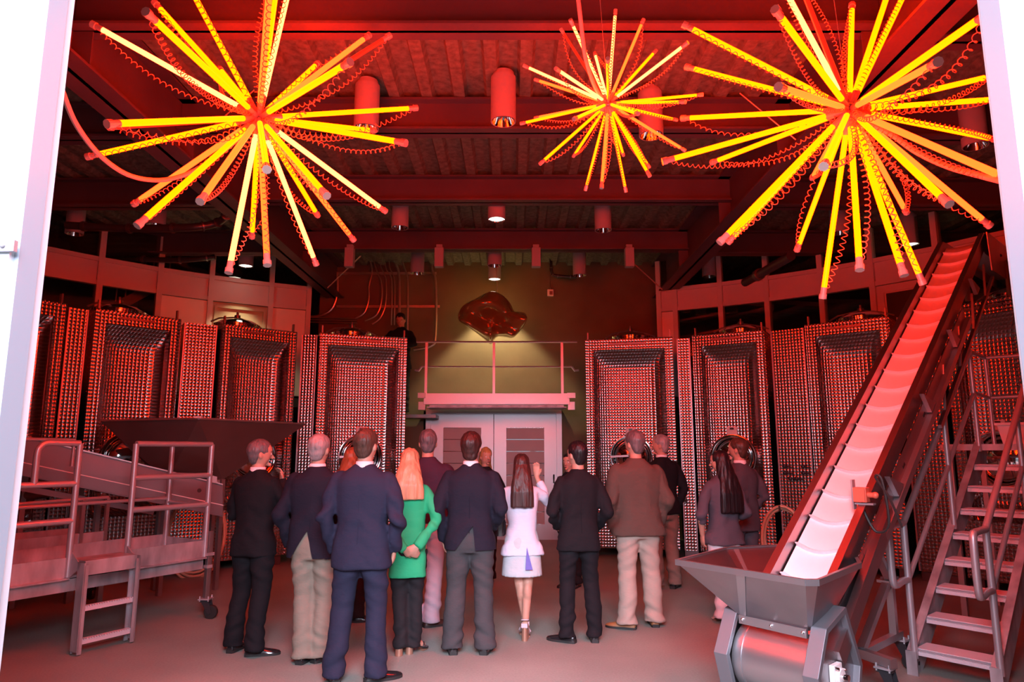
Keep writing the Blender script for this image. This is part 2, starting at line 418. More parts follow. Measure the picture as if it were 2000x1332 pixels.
# double door: stainless stiles and rails with stacked boards
DX0, DX1, DZ = -1.55, 0.85, 2.34
door = struct('door_3', MB().box(((DX0 + DX1) / 2, 13.19, DZ + .05), (DX1 - DX0 + .2, 0.14, 0.10)).box((DX0 - .05, 13.19, DZ / 2), (0.10, 0.14, DZ)).box((DX1 + .05, 13.19, DZ / 2), (0.10, 0.14, DZ)), M_STEEL, None)
mx = (DX0 + DX1) / 2
for x0, x1, hs in ((DX0, mx - .006, 1), (mx + .006, DX1, 0)):
    lf = MB(); st_w = 0.235; y = 13.21
    lf.box((x0 + st_w / 2, y, DZ / 2), (st_w, 0.06, DZ)); lf.box((x1 - st_w / 2, y, DZ / 2), (st_w, 0.06, DZ))
    lf.box(((x0 + x1) / 2, y, DZ - .13), (x1 - x0 - 2 * st_w, 0.06, 0.26)); lf.box(((x0 + x1) / 2, y, 0.14), (x1 - x0 - 2 * st_w, 0.06, 0.28))
    lo = struct('door_leaf', lf, M_STEEL, None, parent=door)
    nb = 8; hz = (DZ - .26 - .28) / nb
    for i in range(nb):
        struct('board', MB().box(((x0 + x1) / 2, y + .004, 0.28 + hz * (i + .5)), (x1 - x0 - 2 * st_w, 0.05, hz - 0.012)), M_BOARD, None, parent=lo)
    struct('joint_backing', MB().box(((x0 + x1) / 2, y + .02, DZ / 2), (x1 - x0 - 2 * st_w, 0.02, DZ - .5)), M_CHROME, None, parent=lo)
    hx = x1 - .08 if hs else x1 - .06
    struct('door_handle', MB().box((hx, y - .05, 1.12), (0.03, 0.03, 0.16)).box((hx, y - .035, 1.19), (0.02, 0.03, 0.02)).box((hx, y - .035, 1.05), (0.02, 0.03, 0.02)), M_CHROME, None, parent=lo)

# catwalk over the door with its railing
cw = thing('catwalk_bridge', 'polished steel catwalk bridge with railing over the double door', 'walkway', (-.33, 12.0, 2.44))
X0, X1 = -1.60, 1.06
part('fascia_beam', MB().box(((X0 + X1) / 2, 12.0, 2.54), (X1 - X0 - .1, 0.05, 0.20)), M_STEEL, cw, None, True, bevel=.004)
for i, (a, b) in enumerate(((X0 + .12, -.34), (-.33, X1 - .16))):
    part('fascia_panel', MB().box(((a + b) / 2, 11.965, 2.54), (b - a, 0.012, 0.17)), M_CHROME if i < 0 else M_STEEL, cw, None, True)
part('walking_plate', MB().box(((X0 + X1) / 2, 12.55, 2.60), (X1 - X0, 1.05, 0.03)), M_GALV, cw, None, True)
part('bottom_rail', MB().box(((X0 + X1) / 2 + .0, 12.05, 2.42), (X1 - X0 - .3, 0.06, 0.035)).box(((X0 + X1) / 2, 12.3, 2.40), (X1 - X0 - .2, .5, .02)), M_GALV, cw, None, True)
for sx in (X0 + .02, X1 - .02):
    part('end_bracket', MB().box((sx, 12.0, 2.60), (0.14, 0.10, 0.09)).box((sx, 12.02, 2.42), (0.12, 0.08, 0.14)), M_WHITEPL if sx < 0 else M_STEEL, cw, None, True)
for xx in (-1.515, -0.32, 0.885):
    part('post', MB().box((xx, 11.98, 3.08), (0.045, 0.02, 0.92)), M_STEEL, cw, None, True)
part('handrail', MB().tube([(X0 - .1, 12, 3.555), (X1 + .1, 12, 3.555)], 0.018), M_TUBE, cw, 40, True)
part('mid_rail', MB().tube([(X0 - .0, 12, 3.11), (X1 + .0, 12, 3.11)], 0.014), M_TUBE, cw, 40, True)
for sx in (X0, X1): part('rail_bracket', MB().tube([(sx, 12, 3.11), (sx + (.05 if sx > 0 else -.05), 12.0, 3.04), (sx + (.12 if sx > 0 else -.12), 12.0, 3.05)], 0.02), M_TUBE, cw, 40, True)

# ------------------------------------------------------------------ wine tanks
ZTK = 3.45
tanks = []
def make_tank(pL, pR, label, lid_dx=0.0, manway=True, plate=True):
    pL, pR = V(pL), V(pR); pL.z = pR.z = 0
    w = (pR - pL).length; mid = (pL + pR) / 2; rz = math.atan2(pR.y - pL.y, pR.x - pL.x)
    t = thing('wine_tank', label, 'tank', mid, rz, 'square stainless wine tanks in a ring')
    D = 1.85; zb = 0.14; h = w / 2; bk = h * 1.0
    # shell: sides, back, top, bottom
    m = MB(); m.add([(-h, 0, zb), (h, 0, zb), (h, 0, ZTK), (-h, 0, ZTK), (-bk, D, zb), (bk, D, zb), (bk, D, ZTK), (-bk, D, ZTK)],
                    [(0, 4, 7, 3), (1, 2, 6, 5), (4, 5, 6, 7), (3, 7, 6, 2), (0, 1, 5, 4)])
    part('shell', m, M_DIM, t, None)
    fw_, zl, zh = 0.125, 0.82, ZTK - 0.17
    x0, x1 = -h + fw_, h - fw_
    f = MB(); f.add([(-h, 0, zb), (h, 0, zb), (h, 0, ZTK), (-h, 0, ZTK), (x0, 0, zl), (x1, 0, zl), (x1, 0, zh), (x0, 0, zh),
                     (x0, .03, zl), (x1, .03, zl), (x1, .03, zh), (x0, .03, zh)],
                    [(0, 1, 5, 4), (1, 2, 6, 5), (2, 3, 7, 6), (3, 0, 4, 7), (4, 5, 9, 8), (5, 6, 10, 9), (6, 7, 11, 10), (7, 4, 8, 11)])
    for xs in (-h + .012, h - .012): f.box((xs, -.008, (zb + ZTK) / 2), (0.022, 0.02, ZTK - zb))     # proud corner strips
    f.box((0, -.006, ZTK - .01), (w, 0.02, 0.02))
    part('front_frame', f, M_DIM, t, None)
    # recessed curved front panel
    nx, nz = 26, 44; r = MB(); vs = []
    for j in range(nz + 1):
        z = zl + (zh - zl) * j / nz
        for i in range(nx + 1):
            xx = x0 + (x1 - x0) * i / nx
            dt = min((zh - z) / 0.30, 1.0); db = min((z - zl) / 0.20, 1.0); ds = min(min(xx - x0, x1 - xx) / 0.20, 1.0)
            cyl = 0.03 * ds + 0.14 * math.sqrt(max(0, 1 - (2 * xx / (x1 - x0)) ** 2))
            e_ = [max(cyl, .0005), 0.17 * dt + .0005, 0.17 * db + .0005]; sm = sum(q ** -6 for q in e_) ** (-1 / 6)
            vs.append((xx, 0.03 + sm, z))
    r.add(vs, [(j * (nx + 1) + i, j * (nx + 1) + i + 1, (j + 1) * (nx + 1) + i + 1, (j + 1) * (nx + 1) + i) for j in range(nz) for i in range(nx)])
    part('recessed_panel', r, M_DIM, t, 180)
    part('slot_plate', MB().box((-0.03, -.012, ZTK - .085), (w * .42, 0.012, 0.03)), M_DARKST, t, None)
    if manway:
        mz = 1.55
        mw = part('manway', MB().lathe((0, .05, mz), [(0.30, .2), (0.335, .0), (0.345, -.06), (0.335, -.085), (0.30, -.09), (0.285, -.075), (0.275, -.02), (0.27, .2)], 40, 'y'), M_CHROME, t, 60)
        part('manway_door', MB().lathe((0, .03, mz), [(0.27, .05), (0.265, -.01), (0.22, -.045), (0.12, -.085), (0.0, -.10)], 36, 'y'), M_CHROME, mw, 60)
        part('hinge_arm', MB().bar((-.32, -.06, mz), (0.05, -.09, mz + .02), .035, .03).tube([(0, -.06, mz), (0, -.17, mz)], .018).ball((0, -.18, mz), .035), M_STEEL, mw, 40)
        part('sample_valve', MB().tube([(-.30, 0.05, mz - .42), (-.30, -.10, mz - .42)], .028).lathe((-.30, -.10, mz - .42), [(.05, -.0), (.055, -.02), (.03, -.04), (0, -.045)], 20, 'y').tube([(-.30, -.08, mz - .42), (-.22, -.1, mz - .36)], .012), M_CHROME, t, 50)
    if plate:
        pl = part('control_plate', MB().box((0, -.0, 1.94), (0.15, 0.02, 0.13)), M_PAPER, t, None)
        part('display', MB().box((0, -.012, 1.975), (0.06, 0.008, 0.03)), M_BLACKPL, pl, None)
        part('plate_bracket', MB().box((0, .09, 1.94), (0.10, 0.17, 0.10)), M_STEEL, t, None)
    # top hatch
    lx, ly = lid_dx, 0.75
    ld = part('lid', MB().lathe((lx, ly, ZTK), [(.33, 0), (.33, .10), (.35, .10), (.35, .13), (.33, .14), (.25, .19), (.12, .215), (0, .22)], 36), M_CHROME, t, 50)
    part('clamp_bar', MB().tube([(lx - .42, ly - .1, ZTK + .13), (lx - .3, ly - .08, ZTK + .20), (lx, ly, ZTK + .26), (lx + .3, ly + .08, ZTK + .20), (lx + .42, ly + .1, ZTK + .15)], .018, 8, flat=.7), M_STEEL, ld, 40)
    part('clamp_knob', MB().lathe((lx, ly, ZTK + .24), [(.045, 0), (.045, .05), (.02, .055), (.018, .1), (0, .105)], 16), M_DARKST, ld, 40)
    for sx in (-1, 1): part('lifting_lug', MB().box((sx * (h - .04), .05, ZTK + .06), (0.02, 0.05, 0.13)), M_DARKST, t, None)
    for sx in (-1, 1):
        for sy in (.1, D - .1): part('leg', MB().box((sx * (h - .1), sy, zb / 2), (0.09, 0.09, zb)), M_DARKST, t, None)
    tanks.append((t, w)); return t
def filler(pL, pR, label, name='service_column', knobs=False, back=.10, gapL=.06, gapR=.05):
    pL, pR = V(pL), V(pR); pL.z = pR.z = 0
    d = (pR - pL).normalized(); w = (pR - pL).length - gapL - gapR; mid = pL + d * (gapL + w / 2); rz = math.atan2(d.y, d.x)
    t = thing(name, label, 'panel', mid, rz, 'textured steel columns between the tanks')
    part('cladding', MB().box((0, back + .6, 1.78), (w, 1.2, 3.3)), M_DIM, t, None)
    part('edge_strip', MB().box((-w / 2 + .008, back - .004, 1.78), (0.016, 0.02, 3.3)).box((w / 2 - .008, back - .004, 1.78), (0.016, 0.02, 3.3)), M_TUBE, t, None)
    part('plinth', MB().box((0, back + .6, .065), (w, 1.1, 0.13)), M_DARKST, t, None)
    if knobs:
        for kx, kz in knobs:
            part('valve_knob', MB().tube([(kx, back, kz), (kx, back - .05, kz)], .012).ball((kx, back - .06, kz), (.03, .02, .03)).bar((kx, back - .06, kz), (kx + .11, back - .07, kz - .01), .014, .014), M_BLACKPL, t, 40)
    return t
def top(x, y): return atZ(x, y, ZTK)
TL = [(circ(-78.5, 6.3), circ(-68, 6.3)), (circ(-67.2, 6.28), circ(-56.3, 6.27)), (top(188, 602), top(354, 624)), (top(435, 632), top(580, 649)), (top(625, 650), top(795, 660))]
TR = [(top(1143, 664), top(1313, 658)), (top(1352, 656), top(1492, 644)), (top(1572, 635), top(1735, 617)), (circ(57.5, 6.9), circ(66, 6.9)), (circ(69, 6.9), circ(78, 6.9))]
LBL = ['square stainless wine tank at the far left, mostly hidden behind the white door leaf', 'leftmost stainless wine tank, cut by the white door leaf and behind the sloping conveyor',
       'stainless wine tank behind the left end of the big steel hopper', 'stainless wine tank between the steel hopper and the khaki-trousered man', 'stainless wine tank just left of the double door']
LBR = ['stainless wine tank just right of the double door', 'stainless wine tank behind the long-haired woman in grey', 'stainless wine tank partly hidden by the white belt conveyor',
       'stainless wine tank behind the top of the steel stairs', 'stainless wine tank at the far right behind the stair railing']
for (a, b), l, dx in zip(TL, LBL, (0, 0, -.05, -.1, -.1)): make_tank(a, b, l, dx)
for (a, b), l, dx in zip(TR, LBR, (0, .05, .05, 0, 0)): make_tank(a, b, l, dx)
filler(TL[1][1], TL[2][0], 'narrow dimpled steel column right of the leftmost tank')
filler(TL[2][1], TL[3][0], 'wide dimpled steel column behind the middle of the big hopper')
filler(TL[3][1], TL[4][0], 'slim dimpled steel column left of the tank beside the double door')
filler(TR[0][1], TR[1][0], 'slim dimpled steel column above the man in the black blazer')
filler(TR[1][1], TR[2][0], 'wide dimpled steel column with black valve knobs right of the long-haired woman', knobs=[(-.14, 1.42), (.12, 1.42), (-.14, 1.33), (.12, 1.33), (-.07, 1.25), (.02, 1.25)])
filler(TR[2][1], TR[3][0], 'dimpled steel column seen under the raised end of the belt conveyor', gapR=.1)

# ------------------------------------------------------------------ neon starbursts
def catenary(a, b, sag, n):
    a, b = V(a), V(b)
    return [a.lerp(b, i / n) - V((0, 0, sag * 4 * (i / n) * (1 - i / n))) for i in range(n + 1)]
def coil(pts, r, wire, pitch, n=5):
    # helix along a path
    L = sum((pts[i + 1] - pts[i]).length for i in range(len(pts) - 1)); turns = L / pitch; steps = int(turns * 8)
    out = []; seg = 0; acc = 0.0; lens = [(pts[i + 1] - pts[i]).length for i in range(len(pts) - 1)]
    u = V((0, 0, 1))
    for k in range(steps + 1):
        s = L * k / steps
        while seg < len(lens) - 1 and s > acc + lens[seg]: acc += lens[seg]; seg += 1
        t = (pts[seg + 1] - pts[seg]).normalized(); p = pts[seg] + t * (s - acc)
        a = t.cross(V((0.3, 0.9, 0.2))).normalized(); b = a.cross(t)
        q = 2 * PI * turns * k / steps; env = min(1, s / .05, (L - s) / .05)
        out.append(p + (a * math.cos(q) + b * math.sin(q)) * r * env)
    return MB().tube(out, wire, 4)
def starburst(label, cpx, D, L, tips, rt, pale, dim, seed, rc=0.014):
    rnd = random.Random(seed)
    C = atD(*cpx, D)
    t = thing('neon_starburst', label, 'chandelier', C, 0, 'neon starburst chandeliers')
    hub = part('hub', MB().ball(C, 0.035 * L / 1.22 + .008, 14, 10), M_HUB, t, 60, True)
    for k in range(14):
        dv = V((rnd.gauss(0, 1), rnd.gauss(0, 1), rnd.gauss(0, 1))).normalized()
    for i, (x, y, s) in enumerate(tips):
        d = ray(x, y) / F; o = V((0, 0, EYE)) - C
        a = d.dot(d); b = 2 * o.dot(d); c = o.dot(o) - L * L; disc = b * b - 4 * a * c
        if disc > 0: tt = (-b + (math.sqrt(disc) if s > 0 else -math.sqrt(disc))) / 2 / a
        else: tt = -b / 2 / a
        P = V((0, 0, EYE)) + d * tt
        u = (P - C).normalized(); P = C + u * L
        s0, s1 = 0.13 * L, 0.945 * L
        m = M_NEON[3] if i in dim else (M_NEON[2] if i in pale else (M_NEON[1] if rnd.random() < .3 else M_NEON[0]))
        tb = part('neon_tube', MB().tube([C + u * s0, C + u * s1], rt * .86, 8), m, t, 60, True)
        k0 = V((0, 0, 0))
        def sub(name, mb, mm, sm=60):
            return link(name, mb.mesh(name, mm, sm, C), tb)
        sub('end_cap', MB().tube([C + u * s1, C + u * (L - .02)], rt * .95, 8).tube([C + u * (L - .02), C + u * (L + .012)], rt * 1.2, 8), M_CAP)
        sub('socket', MB().tube([C + u * .03, C + u * s0], rt * .85, 8), M_CAP)
        nloop = 16
        sag = L * rnd.uniform(.05, .17) * (0.4 + 0.6 * (1 - abs(u.z)))
        side = V((rnd.uniform(-1, 1), rnd.uniform(-1, 1), 0)) * .09 * L
        pts = catenary(C + u * (L - .01), C + u * .05, sag, nloop)
        pts = [p + side * math.sin(PI * j / nloop) - u * 0 for j, p in enumerate(pts)]
        co = sub('coiled_cord', coil(pts, rc * rnd.uniform(.7, 1.25), 0.0027, rc * rnd.choice((2.6, 3.2, 3.8))), M_CORD, 60)
    return t, C
A = lambda pts: [(a, b, c) for a, b, c in pts]
t1 = [(182,48,1),(287,25,-1),(303,6,1),(360,-45,1),(530,-70,-1),(548,-80,1),(577,-75,1),(620,124,1),(720,69,1),(760,70,1),(682,122,-1),(812,211,1),(730,255,1),(790,279,-1),(752,412,1),
      (637,381,-1),(690,468,1),(620,420,1),(617,515,1),(521,330,-1),(522,515,-1),(492,462,1),(447,530,-1),(392,392,-1),(270,439,-1),(262,398,1),(172,306,1),(212,242,-1),(215,249,1),(430,135,1)]
t2 = [(1202,22,1),(1256,40,1),(1341,85,-1),(1280,100,1),(1370,185,1),(1336,199,-1),(1320,234,1),(1336,293,1),(1245,222,-1),(1267,325,1),(1268,342,-1),(1217,302,1),(1222,372,1),(1175,365,-1),(1181,335,1),(1144,369,1),
      (1121,304,1),(1056,319,-1),(1122,232,-1),(1019,241,1),(1047,230,1),(1047,156,1),(1025,129,1),(1087,135,-1),(1097,59,1),(1115,41,-1),(1162,105,1),(1187,116,-1)]
t3 = [(1337,49,1),(1342,131,1),(1515,20,-1),(1530,-25,1),(1560,-40,1),(1664,10,1),(1740,-30,1),(1775,-30,1),(1930,25,-1),(1830,122,-1),(1935,149,1),(1945,194,1),(1945,272,1),(1975,352,-1),(1932,440,1),(1852,397,-1),
      (1770,414,1),(1802,552,1),(1765,535,-1),(1679,524,-1),(1607,580,1),(1557,487,1),(1587,347,1),(1609,324,-1),(1424,472,1),(1407,472,-1),(1392,317,1),(1297,315,-1),(1334,231,1),(1522,170,-1)]
_, C1 = starburst('large neon starburst at the upper left, its cable looping down from the left door leaf', (506, 230), 4.7, 1.22, t1, .0215, {0, 6, 14, 18, 22}, {9, 28}, 3)
_, C2 = starburst('smallest neon starburst, hanging in the middle before the ceiling beams', (1188, 202), 5.0, 0.69, t2, .0125, {0, 2, 22, 23, 25, 26}, {24}, 4, .0085)
_, C3 = starburst('large neon starburst at the upper right above the belt conveyor', (1659, 214), 4.4, 1.22, t3, .0215, {3}, {4}, 5)
# suspension wires and supply cables
def curve_pts(ctrl, n=8):
    out = []; c = [ctrl[0]] + list(ctrl) + [ctrl[-1]]
    for i in range(1, len(c) - 2):
        for k in range(n):
            t = k / n; p0, p1, p2, p3 = [V(q) for q in c[i - 1:i + 3]]
            out.append(0.5 * ((2 * p1) + (p2 - p0) * t + (2 * p0 - 5 * p1 + 4 * p2 - p3) * t * t + (3 * p1 - p0 - 3 * p2 + p3) * t ** 3))
    out.append(V(ctrl[-1])); return out
cab = [atD(95, 120, 3.0), atD(118, 170, 3.2), atD(150, 245, 3.5), atD(200, 308, 3.8), atD(260, 345, 4.1), atD(330, 350, 4.4), atD(400, 322, 4.55), C1 + V((-.1, 0, -.12)), C1]
solo('supply_cable', MB().tube(curve_pts(cab), 0.014, 8), M_CABLE, 'pink supply cable sagging from the left door leaf to the large left neon starburst', 'cable', cab[0])
cab = [atD(1126, -30, 4.4), atD(1133, 30, 4.45), atD(1143, 110, 4.6), atD(1160, 165, 4.8), atD(1178, 196, 4.95), C2]
solo('supply_cable', MB().tube(curve_pts(cab), 0.014, 8), M_CABLE, 'pink supply cable dropping from the ceiling to the smallest neon starburst', 'cable', cab[0])
cab = [C3, C3 + V((.1, 0, -.08)), atD(1740, 262, 4.3), atD(1790, 297, 4.2), atD(1850, 325, 4.0), atD(1910, 342, 3.7), atD(1990, 362, 3.3)]
solo('supply_cable', MB().tube(curve_pts(cab), 0.016, 8), M_CABLE, 'thick pink supply cable running from the right neon starburst to the right door leaf', 'cable', cab[-1])
for C, l in ((C1, 'large left'), (C2, 'small middle'), (C3, 'large right')):
    solo('suspension_wire', MB().tube([C, V((C.x - .05, C.y + .05, 5.30))], 0.0025, 5), M_TUBE, 'thin vertical steel wire carrying the %s neon starburst' % l, 'wire', C)
for a, b, l in (((400, 262, 7.0), (520, 155, 7.0), 'thin conduit on the beam behind the left neon starburst'),):
    solo('conduit', MB().tube([atD(*a), atD(*b)], 0.008, 6), M_COND, l, 'pipe', atD(*a))
solo('conduit', MB().tube([atD(1445, 182, 6.9), atD(1575, 290, 6.75)], 0.008, 6), M_COND, 'thin slanting rod behind the right neon starburst', 'pipe', atD(1445, 182, 7.2))

# ------------------------------------------------------------------ cylinder downlights
def downlight(px, py, z, label, lit=False, ht=0.46, power=60, spot=math.radians(75)):
    p = atZ(px, py, z)
    t = thing('cylinder_downlight', label, 'ceiling light', (p.x, p.y, z), 0, 'cylinder downlights on the ceiling')
    r = 0.122
    h = part('housing', MB().lathe((0, 0, 0), [(r * .86, .14), (r * .90, 0.006), (r, 0.0), (r, 5.31 - z - .05), (r * .86, 5.31 - z - .045), (r * .84, 5.31 - z)], 28), M_LAMP, t, 50)
    part('reflector', MB().rings([[V((q * math.cos(2 * PI * k / 24), q * math.sin(2 * PI * k / 24), zz)) for k in range(24)] for q, zz in ((r * .90, -.001), (r * .72, .06), (r * .5, .11))], False), M_CHROME, t, 60)
    part('lamp_face', MB().lathe((0, 0, (.012 if lit else .1)), [(r * (.86 if lit else .55), 0), (r * (.80 if lit else .5), .008)], 24), M_GLOW if lit else M_WHITEPL, t, 60)
    if lit:
        d = bpy.data.lights.new('downlight_beam', 'SPOT'); d.energy = power; d.color = (1.0, 0.80, 0.42); d.spot_size = spot; d.spot_blend = .35; d.shadow_soft_size = .05
        o = bpy.data.objects.new('downlight_beam', d); COL.objects.link(o); o.location = (p.x, p.y, z - .03)
    return t
DL = [(715, 252, 'cylinder downlight behind the right spikes of the left neon starburst'), (983, 238, 'cylinder downlight alone between the left and middle starbursts'),
      (1272, 265, 'cylinder downlight behind the right side of the smallest starburst'), (1905, 286, 'cylinder downlight beside the right door leaf'),
      (781, 445, 'cylinder downlight in the middle row, left of the lit one'), (1178, 450, 'cylinder downlight in the middle row, right of the lit one'),
      (145, 457, 'cylinder downlight at the far left beside the door leaf'), (305, 440, 'cylinder downlight behind the lower left spikes of the left starburst'),
      (1640, 455, 'cylinder downlight behind the lower spikes of the right starburst'), (815, 534, 'cylinder downlight of the back row, above the pipes'),
      (1132, 538, 'cylinder downlight of the back row, right of the bronze sculpture'), (966, 519, 'unlit cylinder downlight just above the lit one over the sculpture'),
      (1385, 540, 'cylinder downlight tucked behind the right ceiling girder')]
for x, y, l in DL: downlight(x, y, 4.8, l)
downlight(970, 429, 4.8, 'lit cylinder downlight in the middle row', True, power=30)
downlight(966, 546, 4.86, 'lit cylinder downlight right over the bronze sculpture', True, power=420, spot=math.radians(88))
downlight(480, 520, 4.8, 'lit cylinder downlight above the left upper door', True, power=90)
downlight(1778, 478, 4.8, 'lit cylinder downlight above the top of the belt conveyor', True, power=25)
# loudspeakers clamped on the last beam
for i, (x, l) in enumerate(((683, 'leftmost'), (858, 'second from the left'), (1047, 'third from the left'), (1229, 'rightmost'))):
    p = atY(x, 500, 10.80)
    t = thing('loudspeaker', '%s of the small white loudspeakers clamped on the back beam' % l, 'speaker', (p.x, p.y, p.z - .19), 0, 'white loudspeakers on the beam')
    part('cabinet', MB().box((0, 0, .16), (0.145, 0.13, 0.32)), M_LAMP, t, None, bevel=.008)
    part('bracket', MB().box((0.0, .03, .35), (0.10, 0.11, 0.06)), M_LAMP, t, None)

# conduits, box and struts on the far wall
def c5(x, y, Y=13.1): return atY(550 + x * .3304, 440 + y * .3304, Y)
runs = [([(330, 280), (330, 400), (300, 490), (240, 530), (165, 540)], .022), ([(505, 150), (535, 260), (517, 360), (515, 440), (490, 515), (435, 552)], .016),
        ([(530, 150), (560, 260), (590, 340), (590, 450), (560, 530), (490, 566)], .016), ([(610, 160), (585, 230), (616, 320), (615, 460), (585, 545), (535, 585)], .016),
        ([(600, 150), (620, 260), (651, 330), (650, 590)], .014), ([(632, 150), (640, 250), (668, 330), (667, 590)], .014), ([(660, 150), (676, 230), (695, 310), (697, 620)], .028),
        ([(700, 150), (722, 240), (745, 330), (745, 640)], .02), ([(882, 160), (890, 260), (911, 340), (911, 650), (880, 715), (780, 735)], .027)]
for i, (pts, r) in enumerate(runs):
    P = curve_pts([c5(x, y) for x, y in pts], 6)
    solo('conduit', MB().tube(P, r, 8), M_COND, ['thick bent conduit nearest the left window wall', 'first thin conduit bending left on the far wall', 'second thin conduit bending left on the far wall', 'third thin conduit bending left on the far wall',
         'thin straight conduit left of the thick pair on the far wall', 'thin straight conduit beside the thick one above the man on the catwalk', 'thick conduit dropping behind the man on the catwalk', 'conduit passing right of the head of the man on the catwalk',
         'long conduit right of the man that bends under the catwalk rail'][i], 'pipe', P[0], group='conduits on the far wall')
for i, (y, l) in enumerate(((545, 'upper'), (557, 'middle'), (572, 'lower'))):
    solo('conduit', MB().tube([c5(165, y), c5(445, y + 6)], .012, 8), M_COND, '%s of three level conduits above the left tank hatch' % l, 'pipe', c5(165, y), group='conduits on the far wall')
for i, (y, x0, x1, l) in enumerate(((284, 325, 915, 'upper'), (480, 325, 935, 'lower'))):
    a, b = c5(x0, y, 13.16), c5(x1, y, 13.16); m = MB().bar(a, b, .03, .05)
    solo('strut_channel', m, M_COND, '%s horizontal strut channel holding the conduits' % l, 'rail', a, None)
p = atY(1075, 572, 13.16)
t = thing('wall_box', 'small pale junction box on the far wall right of the sculpture', 'box', (p.x, 13.2, p.z))
part('enclosure', MB().box((0, -.04, 0), (0.12, 0.07, 0.13)), M_PANEL, t, None, bevel=.005); part('cable_drop', MB().tube([(0, -.03, .06), (0, -.03, .45)], .005, 6), M_COND, t)
part('socket_face', MB().box((0.01, -.078, -.01), (0.06, 0.01, 0.07)), M_DARKST, t, None)

# braces and ceiling pipe runs
for a, b, l in (((640, 562, 12.4), (705, 500, 11.2), 'thin brace wire at the end of the left girder'), ((1238, 515, 11.2), (1293, 565, 12.6), 'thin brace wire at the end of the right girder')):
    solo('brace_wire', MB().tube([atD(*a), atD(*b)], .012, 6), M_COND, l, 'wire', atD(*a))
def black_pipe(pts, r, label):
    P = curve_pts(pts, 6); t = thing('black_pipe', label, 'pipe', P[0], 0)
    part('pipe_run', MB().tube(P, r, 10), M_BLACKPL, t, 50, True)
    for k in range(2, len(P) - 2, 4): part('coupling', MB().tube([P[k], P[k].lerp(P[k + 1], .3)], r * 1.35, 10), M_DARKST, t, 50, True)
black_pipe([atY(130, 440, 8.6), atY(250, 446, 8.6), atY(370, 444, 8.6), atY(425, 435, 8.7), atY(446, 415, 8.4)], .05, 'black pipe run under the ceiling at the left behind the starburst')
black_pipe([atY(250, 505, 10.9), atY(350, 508, 10.9), atY(420, 502, 11.0)], .045, 'short black pipe run above the left upper windows')
black_pipe([atY(1125, 541, 12.9), atY(1090, 539, 12.9), atY(1078, 533, 12.9), atY(1076, 505, 12.9)], .03, 'short black pipe elbow on the ceiling by the far wall')
black_pipe([atY(1455, 552, 9.6), atY(1545, 500, 8.2)], .06, 'thick black pipe end hanging before the right upper windows')

# ------------------------------------------------------------------ bronze sculpture on the railing wall
cen = (962 , 618); outl = [(893.6, 614.5), (896, 626.5), (904.4, 636), (934.5, 654), (951, 665), (956, 670), (961, 668), (965, 662), (973, 656), (988, 657.5), (1001.7, 660), (1015, 648), (1029.4, 629), (1027, 612), (1021, 609.7), (1012.5, 613.3), (1009, 612), (1005, 606), (998, 591.6), (985, 579.6), (963.3, 571.8), (944, 577), (925, 588), (904.4, 596.5), (896, 605)]
def fold(u, v):
    return .10 * math.sin(u * 3.1 + 1.2 * math.sin(v * 2.3)) + .06 * math.sin(v * 6.0 - u * 2.5) + .012 * math.sin(u * 7 + v * 4)
m = MB(); nr = 14; no = 75; Ys = 12.22; vs = []
oc = curve_pts([V((x, y, 0)) for x, y in outl] + [V((outl[0][0], outl[0][1], 0))], 3)[:-1]; no = len(oc)
for side in (-1, 1):
    for i in range(nr + 1):
        s = math.sin(PI / 2 * (i / nr))
        for k in range(no):
            x = cen[0] + (oc[k].x - cen[0]) * s; y = cen[1] + (oc[k].y - cen[1]) * s
            u, v = (x - cen[0]) / 60, (y - cen[1]) / 45
            dep = math.sqrt(max(0, 1 - s * s))
            yy = Ys + side * (.05 + .24 * dep if side < 0 else .05 + .16 * dep) + fold(u, v) * (0.35 + .9 * s)
            if side < 0: yy += .30 * math.exp(-((u + .1) ** 2 + (v - .15) ** 2) * 5) 
            p = atY(x, y, Ys); vs.append(V((p.x, yy, p.z)))
N = (nr + 1) * no; m.v = vs
for i in range(nr):
    for k in range(no):
        k2 = (k + 1) % no
        m.f.append([i * no + k, i * no + k2, (i + 1) * no + k2, (i + 1) * no + k]); m.f.append([N + i * no + k, N + (i + 1) * no + k, N + (i + 1) * no + k2, N + i * no + k2])
for k in range(no):
    k2 = (k + 1) % no; m.f.append([nr * no + k, nr * no + k2, N + nr * no + k2, N + nr * no + k])
sc = solo('hanging_sculpture', m, M_SCULPT, 'dark glossy bronze sculpture like a crumpled shell above the catwalk', 'sculpture', atY(962, 618, Ys), 180)
ss = sc.modifiers.new('sub', 'SUBSURF'); ss.levels = ss.render_levels = 1
pt = atY(956, 668, Ys); top_ = V((pt.x + .1, Ys + .1, 5.36))
link('hanger_wire', MB().tube([V((.1, .05, .2)), top_ - sc.location], .004, 5).mesh('hanger_wire', M_TUBE), sc)

